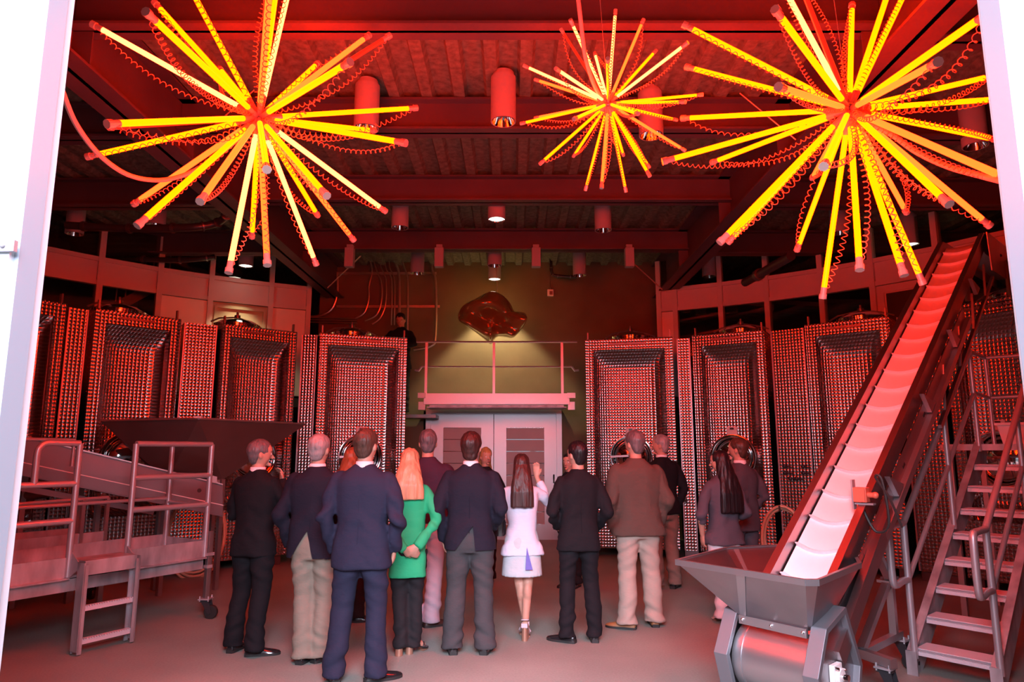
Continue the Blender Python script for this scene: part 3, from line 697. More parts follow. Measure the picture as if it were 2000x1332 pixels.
# ------------------------------------------------------------------ inclined belt conveyor with its feed hopper (right)
UP = V((0, 0, 1))
ST = V((.1782, .1624, .1701)); CA = ST.normalized(); CPp = V((.6736, -.7391, 0)).normalized(); CN = CPp.cross(CA).normalized(); CH = V((.739, .674, 0)).normalized()
P0 = V((1.973, 4.9, 1.005)); BW = 0.335
def cv(k, t, h): return P0 + ST * k + CPp * t + CN * h
conv = thing('belt_conveyor', 'long white cleated belt conveyor rising to the right out of a steel hopper', 'conveyor', (2.2, 4.6, 0))
def cpart(name, mb, m, smooth=40, label=None, bevel=0, par=None):
    if par is not None: return link(name, mb.mesh(name, m, smooth, conv.location), par)
    return part(name, mb, m, conv, smooth, True, label, bevel)
KT = 17.6
belt = MB(); K = [-2.5 + (KT + 2.5) * i / 60 for i in range(61)]
rows = []
for k in K: rows.append([cv(k, BW * j / 6, -0.004 - .014 * math.sin(PI * j / 6)) for j in range(7)])
endp = cv(KT, 0, 0)
for s in (0.15, .6, 1.2, 2.0, 2.8): rows.append([endp + CH * s + CPp * (BW * j / 6) + UP * (-.014 * math.sin(PI * j / 6)) for j in range(7)])
belt.rings(rows, False, False)
cpart('belt', belt, M_BELT, 180)
for k in range(-2, 18):
    pts = []; rr = []
    for j in range(13):
        t = j / 12; sag = -.045 * math.sin(PI * t) + .0
        c = cv(k, .004 + (BW - .008) * t, -.004 - .014 * math.sin(PI * t)) + CA * sag
        pts.append(c)
    m = MB(); r0 = []
    for c in pts: r0.append([c - CA * .006, c + CN * .034 - CA * .014, c + CN * .034 - CA * .008, c + CA * .030, c + CA * 0.05 - CN * .002])
    m.rings(r0, True)
    cpart('cleat', m, M_CLEAT, 60)
def side(t0, s, fl_w, inner_h):
    m = MB()
    prof = [(t0, -.12), (t0, inner_h), (t0 + s * fl_w, inner_h), (t0 + s * fl_w, inner_h - .012), (t0 + s * .006, inner_h - .012), (t0 + s * .006, -.12)]
    ring = lambda k: [cv(k, t, h) for t, h in prof]
    ext = [endp + CH * q + CPp * t + UP * h for q in (0,) for t, h in prof]
    m.rings([ring(-1.4), ring(4), ring(10), ring(KT)] + [[endp + CH * q + CPp * t + UP * h for t, h in prof] for q in (.12, 2.8)], True)
    return m
M_SIDE = mat('conveyor_side_steel', (0.42, 0.36, 0.37), 0.38, 1.0, var=0.08, vscale=3)
cpart('side_panel', side(-.012, -1, .055, .085), M_SIDE, 30)
cpart('side_panel', side(BW + .012, 1, .05, .10), M_SIDE, 30)
g = MB(); g.bar(cv(-1, -.055, -.10), cv(KT, -.055, -.10), .012, .15, CN)
cpart('outer_guard', g, M_SIDE, 30)
u = MB(); u.rings([[cv(k, 0, -.11), cv(k, BW, -.11), cv(k, BW, -.12), cv(k, 0, -.12)] for k in (-1.4, KT)], True)
cpart('return_pan', u, M_DARKST, 30)
# lower frame: rail parallel to the belt, slotted plate and gussets on the right side
cpart('frame_rail', MB().bar(cv(-3.2, BW + .07, -.235), cv(12.5, BW + .07, -.235), .05, .06, CN), M_STEEL, 30)
cpart('frame_rail', MB().bar(cv(-3.2, -.02, -.235), cv(12.5, -.02, -.235), .05, .06, CN), M_SIDE, 30)
cpart('frame_plate', MB().bar(cv(-1.8, BW + .05, -.15), cv(12.5, BW + .05, -.15), .008, .13, CN), M_SIDE, 30)
for k in (-.6, 1.5, 3.8, 6.2): cpart('slot', MB().bar(cv(k, BW + .056, -.16), cv(k + .18, BW + .056, -.16), .004, .022, CN), M_BLACK, None)
for k in (2.6, 6.4, 10.2, 14.0):
    g = MB().prism([cv(k, BW + .055, .02), cv(k + .65, BW + .055, -.19), cv(k + .15, BW + .055, -.19)], CPp * .035)
    cpart('gusset', g, M_STEEL, None)
# slender chord under the upper half
cpart('lower_chord', MB().bar(cv(7.2, BW + .05, -.46), cv(17.3, BW + .05, -.42), .03, .035, CN), M_SIDE, None)
for k in (8, 10.5, 13, 15.5): cpart('chord_strut', MB().bar(cv(k, BW + .05, -.45), cv(k + 1.0, BW + .05, -.15), .02, .02, CN), M_SIDE, None)
cpart('end_plate', MB().prism([endp + CPp * (BW + .07) + UP * .1, endp + CPp * (BW + .07) + UP * -.34 + CH * .05, endp + CPp * (BW + .07) + CH * 2.8 - UP * .3, endp + CPp * (BW + .07) + CH * 2.8 + UP * .1], CPp * .01), M_SIDE, None)
for q in (.5, .95, 1.4): cpart('bolt_hole', MB().lathe(endp + CPp * (BW + .085) + CH * q - UP * .08, [(.018, 0), (.018, .004)], 12, 'y'), M_BLACK, None)
for q in (0.7, 2.3):
    for t in (0, BW + .1): cpart('support_leg', MB().box((endp + CPp * t + CH * q + UP * -.32)[:], (.05, .05, .42)), M_SIDE, None)
# undercarriage
bl = [atZ(1663, 1268, .25), atZ(1746, 1297, .25)]
cpart('base_beam', MB().bar(bl[0], bl[1], .06, .06), M_STEEL, None)
b2 = bl[0].lerp(bl[1], .25); b3 = b2 + CH * .75
cpart('base_beam', MB().bar(b2, b3, .05, .05), M_STEEL, None)
topl = cv(1.2, BW + .10, -.40)
lt = V((b3.x, b3.y, .66)) - CH * .12
cpart('leg', MB().bar(b2 + UP * .02, lt - CH * .05, .05, .05, CH), M_STEEL, None)
cpart('leg', MB().bar(b2.lerp(b3, .84) + UP * .02, lt, .05, .05, CH), M_STEEL, None)
cpart('leg_bracket', MB().bar(lt + CH * .12, lt - CH * .10, .12, .02).bar(lt, cv(1.0, BW + .04, -.22), .05, .05), M_STEEL, None)
cpart('motor_bracket', MB().obox(lt + UP * .02, CH, CPp, UP, .12, .09, .02).obox(lt + UP * .07, CH, CPp, UP, .05, .05, .09), M_FSTEEL, None)
def castor(parent, base, h, r=.062, wm=None, heading=0.0, world_off=None):
    # fork plate, fork and wheel, standing on z=0 at base (x, y)
    rt = Matrix.Rotation(heading, 3, 'Z'); off = world_off if world_off is not None else parent.location
    def P(x, y, z): return rt @ V((x, y, z)) + V((base[0], base[1], 0))
    def lk(n, m, mm, par): return link(n, m.mesh(n, mm, 40, off), par)
    pl = MB().obox(P(0, 0, h - .01), rt @ V((1, 0, 0)), rt @ V((0, 1, 0)), UP, .11, .11, .012)
    for sx in (-1, 1):
        for sy in (-1, 1): pl.tube([P(sx * .042, sy * .042, h - .03), P(sx * .042, sy * .042, h + .02)], .007, 6)
    f = lk('castor_fork', MB().prism([P(-.04, .032, h - .02), P(.045, .032, h - .02), P(.075, .032, r), P(.045, .032, r - .02)], rt @ V((0, .005, 0))).prism([P(-.04, -.037, h - .02), P(.045, -.037, h - .02), P(.075, -.037, r), P(.045, -.037, r - .02)], rt @ V((0, .005, 0))).obox(P(0, 0, h - .03), rt @ V((1, 0, 0)), rt @ V((0, 1, 0)), UP, .09, .075, .02), M_BLACKPL, parent)
    lk('castor_plate', pl, M_GALV, f)
    whl = MB().lathe(P(.06, 0, r), [(r * .3, -.02), (r * .92, -.02), (r, -.014), (r, .014), (r * .92, .02), (r * .3, .02)], 28, 'y', None)
    whl.v = [P(.06, 0, r) + rt @ (p - P(.06, 0, r)) for p in whl.v]
    lk('castor_wheel', whl, wm or M_WHEEL, f)
    tr = MB().lathe(P(.06, 0, r), [(r * .93, -.021), (r * 1.005, -.015), (r * 1.005, .015), (r * .93, .021)], 28, 'y')
    tr.v = [P(.06, 0, r) + rt @ (p - P(.06, 0, r)) for p in tr.v]
    lk('castor_tyre', tr, M_BLACK, f)
cb = bl[0].lerp(bl[1], .8); castor(conv, (cb.x, cb.y), .22, .06, M_BLACK, -.9)
cb = b3; castor(conv, (cb.x, cb.y), .22, .06, M_BLACK, -.9)
# red switch box on the right rail
sb = atD(1700, 990, 5.6); sb = cv(1.35, BW + .03, .14)
bx = cpart('switch_box', MB().obox(sb, CPp, CH, UP, .085, .07, .10), M_REDBOX, None, bevel=.004)
cpart('switch_lid', MB().obox(sb - CH * .04, CPp, CH, UP, .075, .012, .09), M_REDBOX, None, par=bx)
cpart('switch_button', MB().tube([sb + CPp * .04, sb + CPp * .085], .018, 12).ball(sb + CPp * .09, .022), M_REDBOX, 50, par=bx)
cpart('switch_mount', MB().obox(sb - CPp * .052, CPp, CH, UP, .012, .05, .20).obox(sb - UP * .06 + CPp * .02, CPp, CH, UP, .12, .05, .012), M_GALV, None, par=bx)
cc = curve_pts([sb - UP * .05, sb - UP * .14 + CPp * .02, sb - UP * .24 + CPp * .08, sb - UP * .18 + CPp * .16, sb + UP * .10 + CPp * .14, sb + UP * .12 + CPp * .10, sb - UP * .02 + CPp * .18, sb - UP * .2 + CPp * .24], 6)
cpart('switch_cable', MB().tube(cc, .009, 6), M_BLACK, 50, par=bx)
# feed hopper
RZ = .93
def h2(x, y, z): return V((x, y, z))
rim = [atZ(1320, 1098, RZ), atZ(1573, 1138, RZ), atZ(1598, 1138, RZ), atZ(1681, 1104, RZ), atZ(1672, 1090, RZ), atZ(1530, 1067, RZ), atZ(1418, 1073, RZ)]
# mouth at the bottom
ML, MR = atZ(1446, 1203, .62), atZ(1578, 1232, .62); dm = CH * .26
mouth = [ML, MR, MR + V((.02, .0, 0)), MR + dm, MR + dm + V((0, .01, 0)), ML + dm + V((.01, 0, 0)), ML + dm]
for q in mouth: q.z = .62
hp = MB(); hp.rings([rim, mouth], False)
ho = cpart('feed_hopper', hp, M_STEEL2, None)
sol = ho.modifiers.new('sheet', 'SOLIDIFY'); sol.thickness = .006
rm = MB(); cen_r = sum(rim, V((0, 0, 0))) / 7
for i in range(7):
    a, b = rim[i], rim[(i + 1) % 7]; rm.bar(a, b, .012, .035)
    o1 = (cen_r - a).normalized() * .02; o2 = (cen_r - b).normalized() * .02
    rm.add([a + UP * .018, b + UP * .018, b + UP * .018 + o2, a + UP * .018 + o1], [(0, 1, 2, 3)])
cpart('hopper_rim', rm, M_STEEL, None, par=ho)
# crease strips on the front sheet
def onface(a, b, c, d, u, v): return a.lerp(b, u).lerp(d.lerp(c, u), v)
nrm_f = (rim[1] - rim[0]).cross(mouth[0] - rim[0]).normalized()
if nrm_f.y > 0: nrm_f = -nrm_f
s1 = [onface(rim[0], rim[1], mouth[1], mouth[0], u_, v_) + nrm_f * .004 for u_, v_ in ((.50, .03), (.57, .03), (.12, .98), (.02, .98))]
cpart('hopper_fold', MB().prism(s1, nrm_f * .003), M_STEEL, None, par=ho)
bi = (rim[6] - rim[5]).cross(mouth[6] - rim[6]).normalized()
if bi.y > 0: bi = -bi
s2 = [onface(rim[6], rim[5], mouth[5], mouth[6], u_, v_) + bi * .006 for u_, v_ in ((.12, .02), (.2, .02), (.5, .9), (.4, .9))]
cpart('hopper_fold', MB().prism(s2, bi * .003), M_STEEL, None, par=ho)
# drum and its frame below the hopper
ax0, ax1 = ML + dm * .5 - CPp * .02, MR + dm * .5 + CPp * .02; ax0.z = ax1.z = .37
cpart('drum', MB().tube([ax0, ax1], .195, 40, ref=(0, 0, 1)), M_STEEL, 50)
cpart('drum_flange', MB().tube([ax0, ax0 + CPp * .05], .205, 40), M_STEEL, 50)
cpart('mouth_strip', MB().bar(ML + UP * -.015 - CH * .01, MR + UP * -.015 - CH * .01, .02, .05), M_STEEL, None)
for f in (.06, .5, .95):
    q = ML.lerp(MR, f) - CH * .025 - UP * .012; cpart('bolt', MB().ball(q, .010, 8, 6), M_CHROME, 60)
for base, out, nm in ((ax0, -1, 'left'), (ax1, 1, 'right')):
    hexp = [(-.12, .265), (-.26, .04), (-.13, -.37), (.17, -.37), (.31, .0), (.14, .34)]
    m = MB(); c0 = base + CPp * out * .045; c0 = V((c0.x, c0.y, .37)); pts = [c0 + CH * a + UP * b for a, b in hexp]
    for i in range(6): m.bar(pts[i], pts[(i + 1) % 6], .09, .045, CPp) if False else m.obox((pts[i] + pts[(i + 1) % 6]) / 2, CPp, (pts[(i + 1) % 6] - pts[i]).normalized(), CPp.cross((pts[(i + 1) % 6] - pts[i]).normalized()), .09, (pts[(i + 1) % 6] - pts[i]).length + .02, .035)
    cpart('drum_frame', m, M_FSTEEL, None, bevel=.003)
    cpart('drum_side_plate', MB().prism([c0 + CPp * out * .0 + (p_ - c0) * .94 for p_ in pts], CPp * .006), M_STEEL2, None)
    bc = c0 + CPp * out * .01
    b_ = cpart('bearing', MB().obox(bc + CPp * out * .012, CH, CPp, UP, .11, .03, .13).tube([bc, bc + CPp * out * .05], .045, 20), M_WHITEPL, 50, bevel=.004)
    cpart('shaft', MB().tube([bc, bc + CPp * out * .085], .018, 12), M_CHROME, 50, par=b_)
    for a, b in ((-.04, .05), (.05, .03), (.0, -.055)):
        cpart('bearing_bolt', MB().tube([bc + CH * a + UP * b, bc + CH * a + UP * b + CPp * out * .05], .008, 8), M_CHROME, 50, par=b_)
cpart('arm', MB().bar(V((ax1.x, ax1.y, .45)) + CPp * .06 + CH * .05, cv(2.2, BW + .06, -.2), .05, .11, CN), M_SIDE, None)
cpart('arm', MB().bar(V((ax0.x, ax0.y, .45)) - CPp * .0 + CH * .12, cv(.6, -.03, -.2), .05, .11, CN), M_SIDE, None)
cpart('drain_handle', MB().tube([ax0.lerp(ax1, .62) + UP * -.19, ax0.lerp(ax1, .62) + UP * -.25 - CH * .03, ax0.lerp(ax1, .5) + UP * -.26 - CH * .05], .014, 8), M_CHROME, 50)

# ------------------------------------------------------------------ steel stairs on the right
SA = V((.757, .652, 0)).normalized(); SPp = V((.652, -.757, 0)).normalized()
S0 = V((3.03, 5.42, 0)); SW = .50; RISE = .19; STEP = V((.193, .166, RISE))
stair = thing('access_stairs', 'steel access stairs with tubular handrails and ribbed treads at the right', 'stairs', (3.1, 5.4, 0))
def sp_(name, mb, m, smooth=40, bevel=0, par=None):
    if par is not None: return link(name, mb.mesh(name, m, smooth, stair.location), par)
    return part(name, mb, m, stair, smooth, True, None, bevel)
NT = 8
for n in range(NT):
    a = S0 + STEP * n + UP * RISE
    c = a + SPp * (SW / 2) + SA * .11 - UP * .015
    m = MB().obox(c, SPp, SA, UP, SW, .22, .026).obox(a + SPp * (SW / 2) + SA * .006 - UP * .03, SPp, SA, UP, SW, .012, .05)
    sp_('tread', m, M_TREAD, None, .002)
slope = STEP.normalized(); SNn = SPp.cross(slope).normalized()
for t in (-.018, SW + .018):
    a = S0 + SPp * t + V((0, 0, .0)) + SA * -.02; b = a + STEP * (NT + .6)
    m = MB()
    q0 = [a, a + SA * .26, b + SA * .26 + UP * .0, b + UP * .20, a + UP * .20]
    q0 = [S0 + SPp * t + SA * -.05, S0 + SPp * t + SA * .14, S0 + SPp * t + SA * .14 + STEP * (NT + .5), S0 + SPp * t + SA * .0 + STEP * (NT + .5) + UP * .16, S0 + SPp * t - SA * .05 + UP * .17]
    m.prism([p_ - SPp * .004 for p_ in q0], SPp * .008)
    # front flange of the channel
    m.obox(S0 + SPp * (t) - SA * .05 + UP * .085, SPp, SA, UP, .075, .01, .17)
    a = S0 + SPp * t - SA * .045 + UP * .17; m.bar(a, a + STEP * (NT + .2), .06, .008, SNn)
    sp_('stringer', m, M_GALV, None)
for t in (-.02, SW + .02):
    base = S0 + SPp * (t + .02) - SA * .03
    H0, H1 = 1.10, .68
    pt0 = base + UP * H0; pb0 = base + UP * H1
    sp_('newel_post', MB().tube([base + UP * .12, base + UP * (H0 - .01)], .024, 14), M_TUBE)
    sp_('rail_loop', MB().tube(curve_pts([pt0, pt0 - SA * .10 - UP * .005, pt0 - SA * .24 - UP * .01, pt0 - SA * .29 - UP * .05, pb0 - SA * .29 + UP * .04, pb0 - SA * .24 - UP * .01, pb0 - SA * .10 + UP * .005, pb0], 4), .025, 12), M_TUBE)
    ke = 8.0
    tp = pt0 + STEP * ke
    sp_('handrail', MB().tube([pt0, tp], .024, 14), M_TUBE)
    sp_('mid_rail', MB().tube([pb0, pb0 + STEP * ke], .019, 12), M_TUBE)
    for k in (4.4,): 
        bb = base + STEP * k; sp_('rail_post', MB().tube([bb + UP * .14, bb + UP * H0], .021, 14), M_TUBE)
    bb = base + STEP * ke; sp_('rail_post', MB().tube([bb + UP * .12, tp], .021, 14), M_TUBE)
# landing with its railing
LZ = RISE * (NT + 1); L0 = S0 + STEP * NT; L0.z = LZ
def lp(s, t, z=0.0): return V((L0.x, L0.y, LZ)) + SA * s + SPp * t + UP * z
sp_('landing', MB().obox(lp(.6, .45, -.03), SPp, SA, UP, 1.6, 1.2, .06), M_GALV, None)
for s_, t_ in ((.1, -.3), (1.15, -.3), (.1, 1.2), (1.15, 1.2)): sp_('landing_leg', MB().bar(lp(s_, t_, -.06), V((lp(s_, t_).x, lp(s_, t_).y, 0)), .05, .05, SA), M_STEEL, None)
hz = H0 + .17 - RISE
rp = [lp(0, -.02, .93), lp(0.55, -.02, .90), lp(.80, .55, .92), lp(.80, 1.3, .92)]
sp_('landing_rail', MB().tube(rp, .02, 12), M_TUBE); sp_('landing_mid_rail', MB().tube([p_ - UP * .42 for p_ in rp], .018, 12), M_TUBE)
for p_ in rp[1:]: sp_('landing_post', MB().tube([p_, V((p_.x, p_.y, LZ))], .02, 12), M_TUBE)
bn = lp(.5, .30); 
t = thing('storage_bin', 'pale translucent plastic bin standing on the stair landing', 'bin', (bn.x, bn.y, LZ))
part('body', MB().rings([[bn + SPp * a * w_ + SA * b * d_ + UP * z for a, b in ((-1, -1), (1, -1), (1, 1), (-1, 1))] for w_, d_, z in ((.20, .13, 0.003), (.23, .16, .2))], True), M_CLEARB, t, None, True)
part('rim', MB().bar(bn + SPp * -.24 - SA * .165 + UP * .2, bn + SPp * .24 - SA * .165 + UP * .2, .02, .025).bar(bn + SPp * -.24 + SA * .165 + UP * .2, bn + SPp * .24 + SA * .165 + UP * .2, .02, .025).bar(bn + SPp * -.24 - SA * .165 + UP * .2, bn - SPp * .24 + SA * .165 + UP * .2, .02, .025).bar(bn + SPp * .24 - SA * .165 + UP * .2, bn + SPp * .24 + SA * .165 + UP * .2, .02, .025), M_CLEARB, t, None, True)

# ------------------------------------------------------------------ rolling work platform at the left
E_ = V((.50, .866, 0)).normalized(); Q_ = V((-.866, .5, 0))
PA, PB, PC = V((-3.73, 5.96, 0)), V((-3.49, 6.40, 0)), V((-3.07, 7.08, 0))
PB = PA + E_ * (PB - PA).dot(E_); PC = PA + E_ * (PC - PA).dot(E_)
PS = PA - E_ * 1.5; W_ = .67
plat = thing('work_platform', 'wheeled aluminium work platform with tubular railing and two-rung ladder at the left', 'platform', (PC.x, PC.y, 0))
def pp(name, mb, m, smooth=40, bevel=0, par=None, label=None):
    if par is not None: return link(name, mb.mesh(name, m, smooth, plat.location), par)
    return part(name, mb, m, plat, smooth, True, label, bevel)
def at(b, z): return V((b.x, b.y, z))
def plank(a, b, z0, z1, th, flange=0.03, inward=Q_):
    m = MB().bar(at(a, (z0 + z1) / 2), at(b, (z0 + z1) / 2), th, z1 - z0)
    m.bar(at(a, z0) - inward * .02, at(b, z0) - inward * .02, .05, .012)
    return m
pp('toe_board', plank(PS, PA, .59, .76, .008), M_GALV, None)
pp('toe_board', plank(PB, PC, .59, .76, .008), M_GALV, None)
pp('toe_board', plank(PS + Q_ * W_, PC + Q_ * W_, .59, .78, .008, inward=-Q_), M_GALV, None)
pp('toe_board', MB().bar(at(PC, .675), at(PC + Q_ * W_, .675), .008, .17), M_GALV, None)
c = (PS + PC) / 2 + Q_ * W_ / 2
pp('deck', MB().obox(at(c, .60), E_, Q_, UP, (PC - PS).length, W_, .02), M_GALV, None)
for q in (0, W_): pp('side_beam', MB().bar(at(PS + Q_ * (q + (.03 if q == 0 else -.03)), .53), at(PC + Q_ * (q + (.03 if q == 0 else -.03)), .53), .04, .10), M_GALV, None)
# step and ladder
sm_ = (PA + PB) / 2; OUT = -Q_
pp('step_plate', MB().obox(at(sm_ + OUT * .07, .735), E_, Q_, UP, (PB - PA).length - .06, .26, .012).obox(at(sm_ + OUT * .20, .68), E_, Q_, UP, (PB - PA).length - .06, .01, .11), M_GALV, None)
for b, s in ((PA, 1), (PB, -1)):
    m = MB().obox(at(b + OUT * .18 + E_ * s * .015, .38), E_, Q_, UP, .012, .10, .70).obox(at(b + OUT * .225 + E_ * s * .03, .36), E_, Q_, UP, .035, .01, .70).obox(at(b + OUT * .135 + E_ * s * .03, .36), E_, Q_, UP, .035, .01, .70)
    m.prism([at(b + OUT * .23 + E_ * s * .009, .73), at(b + OUT * .13 + E_ * s * .009, .73), at(b + OUT * .02 + E_ * s * .009, .80), at(b + OUT * .02 + E_ * s * .009, .60)], E_ * s * .01)
    pp('ladder_rail', m, M_GALV, None)
for z in (.10, .36):
    rg = MB().obox(at(sm_ + OUT * .18, z), E_, Q_, UP, (PB - PA).length - .02, .07, .035)
    for k in range(22):
        rg.obox(at(sm_ + OUT * .215 + E_ * ((k - 10.5) * .021), z + .02), E_, Q_, UP, .008, .012, .012)
    pp('rung', rg, M_TREAD, None)
rr = .026; HT = 1.71
def tube(name, pts, r=rr): return pp(name, MB().tube(pts, r, 12), M_TUBE, 60)
tube('post', [at(PA, .60), at(PA, HT)]); tube('post', [at(PB, .60), at(PB, HT)]); tube('post', [at(PC, .60), at(PC, HT)])
BK = PC + Q_ * (W_ - .02)
tube('post', [at(BK, .60), at(BK, HT)])
for z in (HT, 1.40, 1.11): tube('rail', [at(PB, z), at(PC, z)]); 
for z in (HT, 1.40, 1.11): tube('end_rail', [at(PC, z), at(BK, z)], .018)
G1 = PA - E_ * .33
tube('gate_rail', curve_pts([at(PA, HT), at(PA - E_ * .12, HT), at(PA - E_ * .26, HT), at(PA - E_ * .315, HT - .035), at(G1, HT - .09), at(G1, 1.5), at(G1, 1.37)], 5))
for z in (1.37, 1.06): tube('rail', [at(PA, z), at(PS, z)])
for z in (1.15,): tube('back_rail', [at(BK, z), at(PS + Q_ * W_, z)], .018)
G2 = PA + Q_ * W_ + E_ * .3
tube('back_loop', [at(G2 - E_ * .6, 1.75), at(G2, 1.75), at(G2, 1.50)], .018)
LEG = PC + E_ * .05
pp('castor_leg', MB().bar(at(LEG, .84), at(LEG, .19), .045, .045, E_), M_STEEL, None, .002)
pp('leg_clamp', MB().obox(at(LEG, .62), E_, Q_, UP, .08, .07, .03).obox(at(LEG, .50), E_, Q_, UP, .06, .06, .03), M_GALV, None)
castor(plat, (LEG.x, LEG.y), .20, .065, M_WHEEL, 0.0)
lg = PA - E_ * .2 + Q_ * (W_ + .05)
cs = atZ(182, 1172, 0); 
pp('castor_leg', MB().bar(V((cs.x, cs.y, .58)), V((cs.x, cs.y, .17)), .045, .045, E_), M_STEEL, None)
pp('cross_beam', MB().bar(V((cs.x, cs.y, .5)), at(PA + Q_ * .6, .5), .04, .05), M_GALV, None)
castor(plat, (cs.x, cs.y), .19, .065, M_BLACK, 2.6)

# lower platform behind it, only its toe boards and legs show
r1 = atZ(205, 1037, .80); l1 = r1 - E_ * 1.9
pl2 = thing('low_platform', 'second low aluminium platform behind the railing, half in the dark', 'platform', (r1.x, r1.y, 0))
part('toe_board', MB().bar(at(r1, .71), at(l1, .71), .01, .18), M_GALV, pl2, None, True)
part('toe_board', MB().bar(at(r1 + Q_ * .6, .71), at(l1 + Q_ * .6, .71), .01, .18), M_GALV, pl2, None, True)
part('deck', MB().obox(at((r1 + l1) / 2 + Q_ * .3, .62), E_, Q_, UP, 1.9, .6, .02), M_GALV, pl2, None, True)
for a in (r1, l1, r1 + Q_ * .6, l1 + Q_ * .6): part('leg', MB().bar(at(a, .62), at(a, 0), .05, .05, E_), M_STEEL, pl2, None, True)
for dx in (0, -.25): part('upright', MB().bar(at(r1 - E_ * dx * -1, .62), at(r1 + E_ * dx, 1.15), .035, .035, E_), M_STEEL, pl2, None, True)
part('rail', MB().tube([at(r1, 1.15), at(l1, 1.12)], .018), M_TUBE, pl2, 40, True)

# ------------------------------------------------------------------ sorting conveyor and big hopper behind the platform
sc_ = thing('sorting_conveyor', 'sloping steel trough conveyor behind the work platform, running down to the right', 'conveyor', (-3.9, 7.9, 0))
def sc(name, mb, m, smooth=None, par=None, label=None): 
    if par is not None: return link(name, mb.mesh(name, m, smooth, sc_.location), par)
    return part(name, mb, m, sc_, smooth, True, label)
TLp, TRp, BLp, BRp = atY(-60, 826, 7.0), atY(435, 946, 8.3), atY(-60, 906, 7.0), atY(435, 1008, 8.3)
back = V((-.55, .52, 0)) * .65
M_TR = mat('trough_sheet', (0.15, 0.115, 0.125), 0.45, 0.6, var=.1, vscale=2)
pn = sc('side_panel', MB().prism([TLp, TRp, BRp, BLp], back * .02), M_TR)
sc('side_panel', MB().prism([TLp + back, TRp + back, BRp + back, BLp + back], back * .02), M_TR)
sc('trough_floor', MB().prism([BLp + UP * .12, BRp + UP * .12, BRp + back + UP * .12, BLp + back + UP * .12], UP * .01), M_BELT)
sc('top_flange', MB().bar(TLp, TRp, .05, .014), M_STEEL); sc('bottom_flange', MB().bar(BLp, BRp, .05, .014), M_TR)
dd = (TRp - TLp); nb = (TRp - TLp).cross(BLp - TLp).normalized(); nb = nb if nb.y < 0 else -nb
for px, py, r in ((28, 882, .017), (208, 922, .019), (382, 958, .017)):
    f_ = (px + 60) / 495; Yq = 7.0 + 1.3 * f_; q = atY(px, py, Yq); 
    f2 = (q - TLp).dot(dd) / dd.dot(dd); q0 = TLp + dd * f2; q = V((q0.x, q0.y, q.z))
    sc('bolt_hole', MB().tube([q + nb * .002, q + nb * .008], r * 1.4, 18), M_BLACK, 50)
q = TLp + dd * .33; lab = V((q.x, q.y, atY(97, 918, q.y).z)) + nb * .006
dn = dd.normalized(); upn = dn.cross(nb).normalized()
if upn.z < 0: upn = -upn
pl_ = sc('paper_sticker', MB().obox(lab, dn, nb, upn, .13, .003, .075), M_PAPER)
for i in range(4):
    sc('sticker_line', MB().obox(lab + upn * (.025 - i * .016) + dn * (-.01 if i % 2 else -.025) + nb * .003, dn, nb, upn, .08 - .012 * i, .002, .006), M_DARKST, None, pl_)
sc('lower_rail', MB().bar(atY(-40, 938, 7.1), atY(300, 1000, 8.1), .04, .06), M_TR); 
for px, py, Yq in ((170, 955, 7.7), (205, 985, 8.0), (338, 985, 8.3), (60, 930, 7.4)):
    q = atY(px, py, Yq) + back * .5; sc('leg', MB().bar(V((q.x, q.y, 0)), q, .05, .05, E_), M_STEEL)
sc('drive_motor', MB().tube([atY(40, 968, 7.6), atY(100, 958, 7.7)], .07, 20), M_DARKST, 50)
sc('roller', MB().tube([atY(285, 985, 8.2), atY(300, 990, 8.5)], .03, 14), M_CHROME, 50)
for px, py in ((375, 925), (415, 935)):
    q = atY(px, py, 8.35); sc('clip_bracket', MB().obox(q, dn, nb, UP, .10, .03, .07).obox(q - UP * .03 + nb * .02, dn, nb, UP, .12, .04, .01), M_STEEL)
N_, R_, L_ = atZ(388, 817, 2.0), atZ(597, 828, 2.0), atZ(197, 821, 2.0); B_ = N_ + (L_ - N_) * .9 + (R_ - N_) * .55
hop = thing('receiving_hopper', 'wide pyramid-shaped steel hopper rising above the sorting conveyor', 'hopper', (-3.9, 8.6, 0))
bq = [V((-4.06, 8.2, 1.30)), V((-3.56, 8.55, 1.30)), V((-3.80, 8.90, 1.30)), V((-4.30, 8.55, 1.30))]
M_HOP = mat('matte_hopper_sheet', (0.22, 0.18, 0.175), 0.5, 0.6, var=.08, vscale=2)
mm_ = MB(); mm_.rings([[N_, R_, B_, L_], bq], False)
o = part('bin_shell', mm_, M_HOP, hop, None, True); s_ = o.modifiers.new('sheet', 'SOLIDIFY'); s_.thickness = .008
m = MB()
for a, b in ((N_, R_), (R_, B_), (B_, L_), (L_, N_)): m.bar(a, b, .03, .022)
part('rim', m, M_STEEL, hop, None, True)
part('corner_clip', MB().box((N_ + UP * .012)[:], (.07, .05, .02)), M_PAPER, hop, None, True)
part('outlet', MB().prism(bq, V((0, 0, -.25))), M_HOP, hop, None, True)
for q in bq: part('leg', MB().bar(q, V((q.x, q.y, 0)), .05, .05, E_), M_STEEL, hop, None, True)

